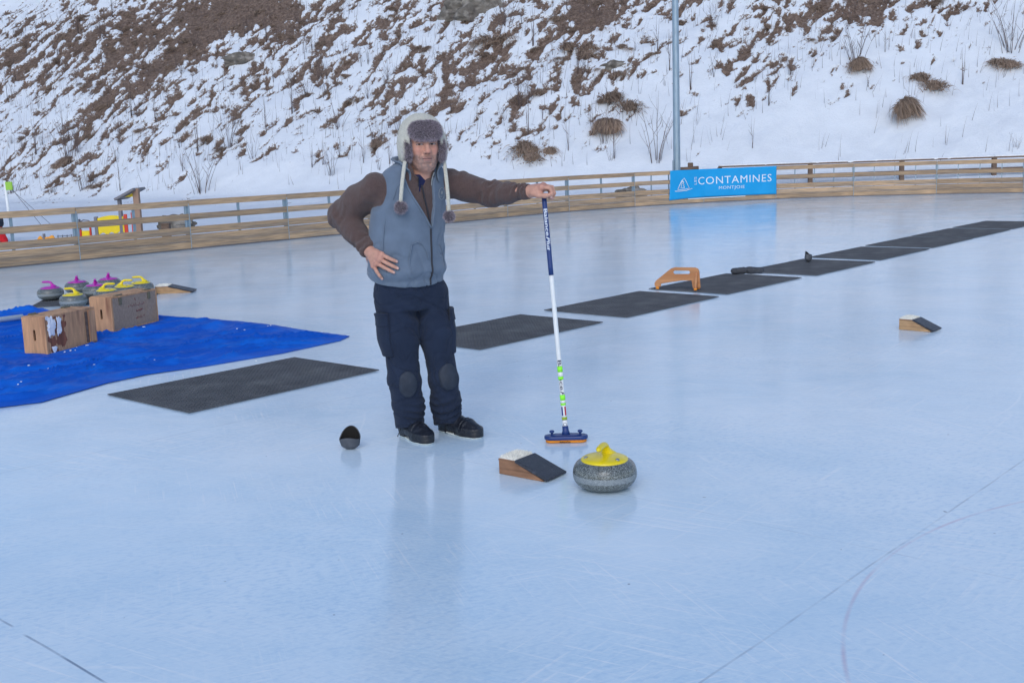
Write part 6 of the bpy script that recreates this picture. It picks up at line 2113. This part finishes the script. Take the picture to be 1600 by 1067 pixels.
# pair of soft rubber overshoes lying flat between two mats
gc = np.array([2.70, 12.76, .014])
K = Field(gc - [.30, .15, .03], gc + [.30, .15, .12], .005)
K.cap(gc + [-.16, .0, .035], gc + [-.05, .01, .035], .034, .042, .02); K.cap(gc + [.02, .0, .038], gc + [.15, -.01, .034], .044, .036, .02)
K.cap(gc + [-.15, .06, .028], gc + [.12, .05, .028], .030, .030, .02)
K.ell(gc + [-.11, -.01, .085], (.06, .022, .02), None, .012, 'sub'); K.ell(gc + [.09, -.01, .088], (.06, .022, .022), None, .012, 'sub')
K.val[:, :, :6] = np.maximum(K.val[:, :, :6], (gc[2] + .001 - K.ax[2][:6])[None, None, :])
V, Q = K.mesh(); V = relax(V, Q, 1); N_ = vnormals(V, Q); V = V + N_ * (.004 * fbm(V[:, 0] * 25, V[:, 1] * 25, V[:, 2] * 25, 3))[:, None]
tag(link("rubber_gripper", mesh_np("rubber_gripper", V - gc, Q), MT['rubber'], loc=tuple(gc)), "long flat black rubber gripper lying between two mats behind the orange aid", "gripper", "rubber gripper overshoes lying about")


# ------------------------------------------------------------------ vegetation on the bank
def hill_at(u, v, lift=0.0):
    p = hill_pt(u, v)
    b = float(bare_at(np.array([u]), np.array([v]))[0]); cov = 1 - float(sstep(-.03, .10, b))
    n = np.array([-.33, -.48, .81])
    return p + n * (cov * .11 + lift)


DOWN = np.array([-.38, -.70, -.62])


def tussock_mesh(seed, r=.26, n=420, hgt=.34):
    """several uneven clumps of dead grass hanging down the slope over a low mound"""
    rg = np.random.default_rng(seed)
    Vs, Qs, ts = [], [], []; nv0 = 0
    for c in range(rg.integers(3, 6)):
        cx, cy = rg.normal(0, r * .55), rg.normal(0, r * .40); rc = r * rg.uniform(.35, .75); m = int(n * rg.uniform(.35, .6))
        P = rg.normal(size=(m, 2)) * rc * [.62, .48]
        pts = np.c_[P[:, 0] + cx, P[:, 1] + cy, (P[:, 1] + cy) * .62 + .35 * rc * np.exp(-(P ** 2).sum(1) / (rc * rc * .5)) - .02]
        nr = np.c_[P[:, 0] / rc * .45 + rg.normal(0, .15), P[:, 1] / rc * .3 - .30, np.full(m, .75)]; nr /= np.linalg.norm(nr, axis=1)[:, None]
        V, Q, t = blades(pts, nr, hgt * rg.uniform(.6, 1.0) * rc / r * 1.5, .020, .30, (0, -.35, -.85), rg, (.7, 1.5), 4)
        Vs.append(V); Qs.append(Q + nv0); ts.append(t); nv0 += len(V)
        bm = bmesh.new(); bmesh.ops.create_icosphere(bm, subdivisions=2, radius=1)
        mv = []
        for v in bm.verts:
            q = np.array(v.co); k = 1 + .35 * float(noise3(q[0] * 2 + seed + c, q[1] * 2, q[2] * 2))
            mv.append((cx + q[0] * rc * .8 * k, cy + q[1] * rc * .6 * k, q[2] * rc * .38 * k + (cy + q[1] * rc * .6) * .6))
        mf = [[v.index for v in f.verts] for f in bm.faces]; bm.free()
        Vs.append(np.array(mv)); Qs.append(np.array([[f[0], f[1], f[2], f[2]] for f in mf]) + nv0); ts.append(np.full(len(mv), .85)); nv0 += len(mv)
    V = np.concatenate(Vs); Q = np.concatenate(Qs); t2 = np.concatenate(ts)
    me = bpy.data.meshes.new("dry_tussock")
    me.from_pydata([tuple(p) for p in V], [], [tuple(dict.fromkeys(q)) for q in Q.tolist()])
    a = me.attributes.new("tint", 'FLOAT', 'POINT'); a.data.foreach_set("value", t2.astype(np.float32))
    me.materials.append(MT['drygrass']); me.update()
    return me


def skirt_mesh(seed, w=.34, hgt=.46, n=900, round_=.45):
    """a tall old tussock: leaves hang from a crest like a skirt"""
    rg = np.random.default_rng(seed)
    x = rg.uniform(-1, 1, n); k = (1 - round_ * np.abs(x) ** 2) * (1 + .30 * noise3(x * 3.1 + seed, seed * .7, .5))
    pts = np.c_[x * w * .62, rg.uniform(-.05, .08, n) + .02, hgt * k * rg.uniform(.72, 1.0, n)]
    nr = np.c_[x * .6 + rg.normal(0, .35, n), np.full(n, -.55) + rg.normal(0, .3, n), rg.uniform(-.5, .5, n)]; nr /= np.linalg.norm(nr, axis=1)[:, None]
    V, Q, t = blades(pts, nr, hgt * .62, .020, .26, (0, -.15, -.80), rg, (.7, 1.5), 4)
    bm = bmesh.new(); bmesh.ops.create_icosphere(bm, subdivisions=3, radius=1); mv = []
    for v in bm.verts:
        q = np.array(v.co); kk = 1 + .2 * float(noise3(q[0] * 2 + seed, q[1] * 2, q[2] * 2))
        mv.append((q[0] * w * .72 * kk, q[1] * .16 + .04, hgt * .42 + q[2] * hgt * .46 * kk * (1 - round_ * .8 * q[0] ** 2)))
    mf = [[v.index for v in f.verts] for f in bm.faces]; bm.free()
    me = bpy.data.meshes.new("dry_tussock")
    me.from_pydata([tuple(p) for p in V] + mv, [], [tuple(q) for q in Q.tolist()] + [tuple(len(V) + i for i in f) for f in mf])
    a = me.attributes.new("tint", 'FLOAT', 'POINT'); a.data.foreach_set("value", np.r_[t, np.full(len(mv), .6)].astype(np.float32))
    me.materials.append(MT['drygrass']); me.update(); return me


TUS = [tussock_mesh(100 + i, r=.22 + .05 * (i % 3), n=380 + 60 * (i % 3), hgt=.26 + .06 * (i % 4)) for i in range(8)] + [skirt_mesh(5), skirt_mesh(6, .42, .46, 1100, .12)]


def put(name, me, u, v, s, rz, label, cat, group=None, lift=0.0):
    o = link(name, me, loc=tuple(hill_at(u, v, lift)), rz=rz)
    o.scale = (s, s, s * random.uniform(.85, 1.1))
    return tag(o, label, cat, group)


def stems_mesh(seed, n, hgt, spread, r0=.007, twigs=2, lean=.1):
    rg = random.Random(seed); mb = MB()
    for i in range(n):
        a = rg.uniform(0, 2 * math.pi); b = rg.uniform(0, spread * .35)
        x, y = b * math.cos(a), b * math.sin(a)
        h = hgt * rg.uniform(.55, 1.1); lx, ly = (math.cos(a) * spread * rg.uniform(.2, 1) + rg.uniform(-lean, lean)), math.sin(a) * spread * .6 * rg.uniform(.2, 1)
        P = []
        for k in range(6):
            f = k / 5
            P.append((x + lx * f ** 1.4 + rg.uniform(-.012, .012) * (k > 0), y + ly * f ** 1.4, -.05 + h * f))
        rr = r0 * rg.uniform(.7, 1.3)
        mb.tube(P, [rr * (1 - .75 * k / 5) for k in range(6)], 5)
        for _ in range(rg.randint(0, twigs)):
            k = rg.randint(2, 4); q = P[k]; d = rg.choice((-1, 1)); l = hgt * rg.uniform(.12, .3)
            mb.tube([q, (q[0] + d * l * .45, q[1] + rg.uniform(-.05, .05), q[2] + l * .6), (q[0] + d * l * .6, q[1], q[2] + l)], [rr * .5, rr * .4, rr * .2], 4)
    me = mb.mesh("bare_shrub", fix=False); me.materials.append(MT['twig']); return me


STM = [stems_mesh(1, 7, 1.1, .28), stems_mesh(2, 11, .9, .35), stems_mesh(3, 5, 1.3, .14), stems_mesh(4, 4, .8, .22), stems_mesh(5, 9, 1.5, .5, .009, 3), stems_mesh(6, 3, 1.2, .08), stems_mesh(7, 6, .7, .3, .006, 1, .2), stems_mesh(8, 14, 1.2, .7, .008, 3)]
GT = "dry brown grass tussocks poking through the snow on the bank"
GS = "bare leafless shrubs standing on the snowy bank"
# the tussocks one can single out
for (u, v, s, i, lb) in [
    (10.8, 3.25, 1.0, 8, "broad brown tussock with three upright stalks standing alone in clean snow, right of the banner"),
    (2.05, 2.9, .85, 9, "large square brown tussock standing in clean snow left of the steel mast"),
    (11.0, 5.4, 1.0, 1, "brown tussock above and right of the lone stalked tussock at right"),
    (8.8, 5.8, .75, 8, "shaggy brown tussock under bare twigs, up the bank above the banner's right end"),
    (13.3, 6.1, .9, 3, "small brown tussock near the right edge of the photo, beneath a twiggy shrub"),
    (-.1, 2.2, 1.2, 4, "wide brown tussock low on the bank just right of the man's head"),
    (-17.9, 2.6, 1.1, 6, "brown tussock with a fan of bare stems low on the bank at far left"),
    (-3.6, 9.1, 1.3, 7, "brown tussock beneath a dark spiky shrub, high on the bank above the man"),
    (-.6, 7.7, 1.1, 2, "olive brown tussock below the big bare patch high on the bank, left of the mast"),
    (1.9, 4.75, 1.1, 1, "brown tussock wrapped in thin stems left of the mast, above the square tussock")]:
    put("dry_tussock", TUS[i], u, v, s * 1.35, random.uniform(-.4, .4), lb, "tussock", GT, .02)
for (u, v, s, i, lb) in [
    (10.85, 3.5, .95, 5, "three straight dark stalks rising out of the lone brown tussock at right"),
    (4.0, 1.35, 1.25, 4, "tall sparse fan of grey stems right beside the steel mast's left side"),
    (2.7, 1.5, 1.1, 2, "slender bare stems low on the bank, below the square tussock"),
    (-3.6, 9.9, 1.1, 7, "dark spiky shrub high on the bank above the man's hat"),
    (6.7, 1.7, .8, 5, "two thin upright stems low on the snow just above the banner's lettering"),
    (13.2, 6.8, 1.3, 7, "widely branched bare shrub near the right edge of the photo"),
    (8.6, 6.2, 1.2, 7, "tangle of bare twigs above the shaggy tussock over the banner's right end"),
    (-17.9, 2.9, 1.35, 7, "wide fan of bare reddish stems low on the bank at far left"),
    (-10.7, 2.8, 1.0, 4, "small fan of bare stems halfway between the left edge and the man, above the fence"),
    (-10.4, .2, 1.15, 7, "dense stand of tall bare stems behind the fence right of the play tower"),
    (-7.2, 4.1, 1.1, 1, "upright bare stems on a brown clump left of the man's hat"),
    (-6.1, 1.2, .9, 0, "bare stems low on the bank beside the man's right shoulder"),
    (-1.4, 4.7, 1.0, 2, "thin upright stems on the bank to the right of the man's hat"),
    (-16.9, .4, 1.0, 1, "dense bare stems low on the bank between the lime-tipped pole and the play tower"),
    (-18.9, .5, .9, 7, "spreading bare stems low on the bank right above the lime-tipped pole"),
    (-13.9, .5, .9, 2, "tall thin stems low on the bank directly behind the play tower's roof"),
    (14.4, 1.3, .8, 6, "bent bare stalks in clean snow at the right edge, low on the bank")]:
    put("bare_shrub", STM[i], u, v, s, random.uniform(-.6, .6), lb, "shrub", GS)

rv = random.Random(77)
cnt = 0; tries = 0; taken = []
while cnt < 280 and tries < 9000:
    tries += 1
    u = rv.uniform(-30, 15.5); v = rv.uniform(.5, 14.5) ** 1
    b = float(bare_at(np.array([u]), np.array([v]))[0])
    if not (.02 < b < .55): continue
    if any((u - a) ** 2 + (v - c) ** 2 < .25 for a, c in taken): continue
    taken.append((u, v)); cnt += 1
    s = rv.uniform(.35, .85)
    put("dry_tussock", TUS[rv.randrange(8)], u, v, s, rv.uniform(-.6, .6), "dry brown grass tussock half buried in snow among many alike on the bank", "tussock", GT, .0)
cnt = 0; tries = 0
while cnt < 284 and tries < 9000:
    tries += 1
    u = rv.uniform(-30, 15.5); v = rv.uniform(.1, 14)
    b = float(bare_at(np.array([u]), np.array([v]))[0])
    if not (-.42 < b < .4) or (b < -.28 and rv.random() < .5) or (u > 3 and rv.random() < .3): continue
    cnt += 1
    put("bare_shrub", STM[rv.choice((0, 2, 2, 3, 5, 5, 6, 1, 3))], u, v, rv.uniform(.5, 1.2), rv.uniform(-1.5, 1.5), "thin bare shrub of a few upright stems among many alike on the snowy bank", "shrub", GS)

lump("rock", tuple(hill_at(-5.2, 11.5, -.2)), .85, 'rock', 7.7, "large grey boulder bare of snow at the top of the bank above the man", "rock", (1.5, .8, .75))
lump("rock", tuple(hill_at(-13.3, 8.9, -.05)), .42, 'rock', 5.1, "grey stump-like rock high on the left bank below the big bare streak", "rock", (1.6, .8, .8))
lump("rock", tuple(hill_at(1.0, 6.7, -.05)), .35, 'rock', 2.1, "pale rounded rock half covered by grass left of the mast", "rock", (1.3, .8, .7))

# dry grass lying on every bare patch: too fine to count
rg = np.random.default_rng(5)
gu = rg.uniform(-34, 17, 170000); gv = rg.uniform(.3, 16.5, 170000)
gb = bare_at(gu, gv)
kp = gb > .015
gu, gv, gb = gu[kp], gv[kp], gb[kp]
gp = hill_flat(gu, gv)
nn = np.tile(np.array([-.30, -.55, .55]), (len(gu), 1)); nn /= np.linalg.norm(nn, axis=1)[:, None]
V, Q, t = blades(gp, nn, .18, .016, .5, (-.15, -.35, -.75), rg, (.55, 1.3), 2)
t = t * np.repeat(1 + .55 * fbm(gu / .8, gv / .9, 2.2, 3), 6)
tag(link("dry_grass", mesh_np("dry_grass", V, Q, tint=t), MT['drygrass']), "matted dry brown grass lying on the bare patches of the bank", "dry grass", kind='stuff')

# single dead stalks and twigs all over the bank, thousands of them
tu = rg.uniform(-32, 16, 9000); tv = rg.uniform(.1, 15, 9000)
tb = bare_at(tu, tv) + .22 * noise3(tu / 1.8, tv / 1.5, 7.7)
kp = (tb > -.36) & (tb < .35)
tu, tv = tu[kp][:4600], tv[kp][:4600]
tp = hill_flat(tu, tv) + np.array([-.33, -.48, .81]) * .06
nn = np.tile(np.array([.02, -.05, 1.0]), (len(tu), 1))
V, Q, t = blades(tp, nn, .62, .013, .13, (.06, -.05, -.05), rg, (.6, 1.3), 3)
tag(link("dead_stalks", mesh_np("dead_stalks", V, Q, tint=t), MT['stalk']), "countless thin dead stalks standing up through the snow of the bank", "stalks", kind='stuff')
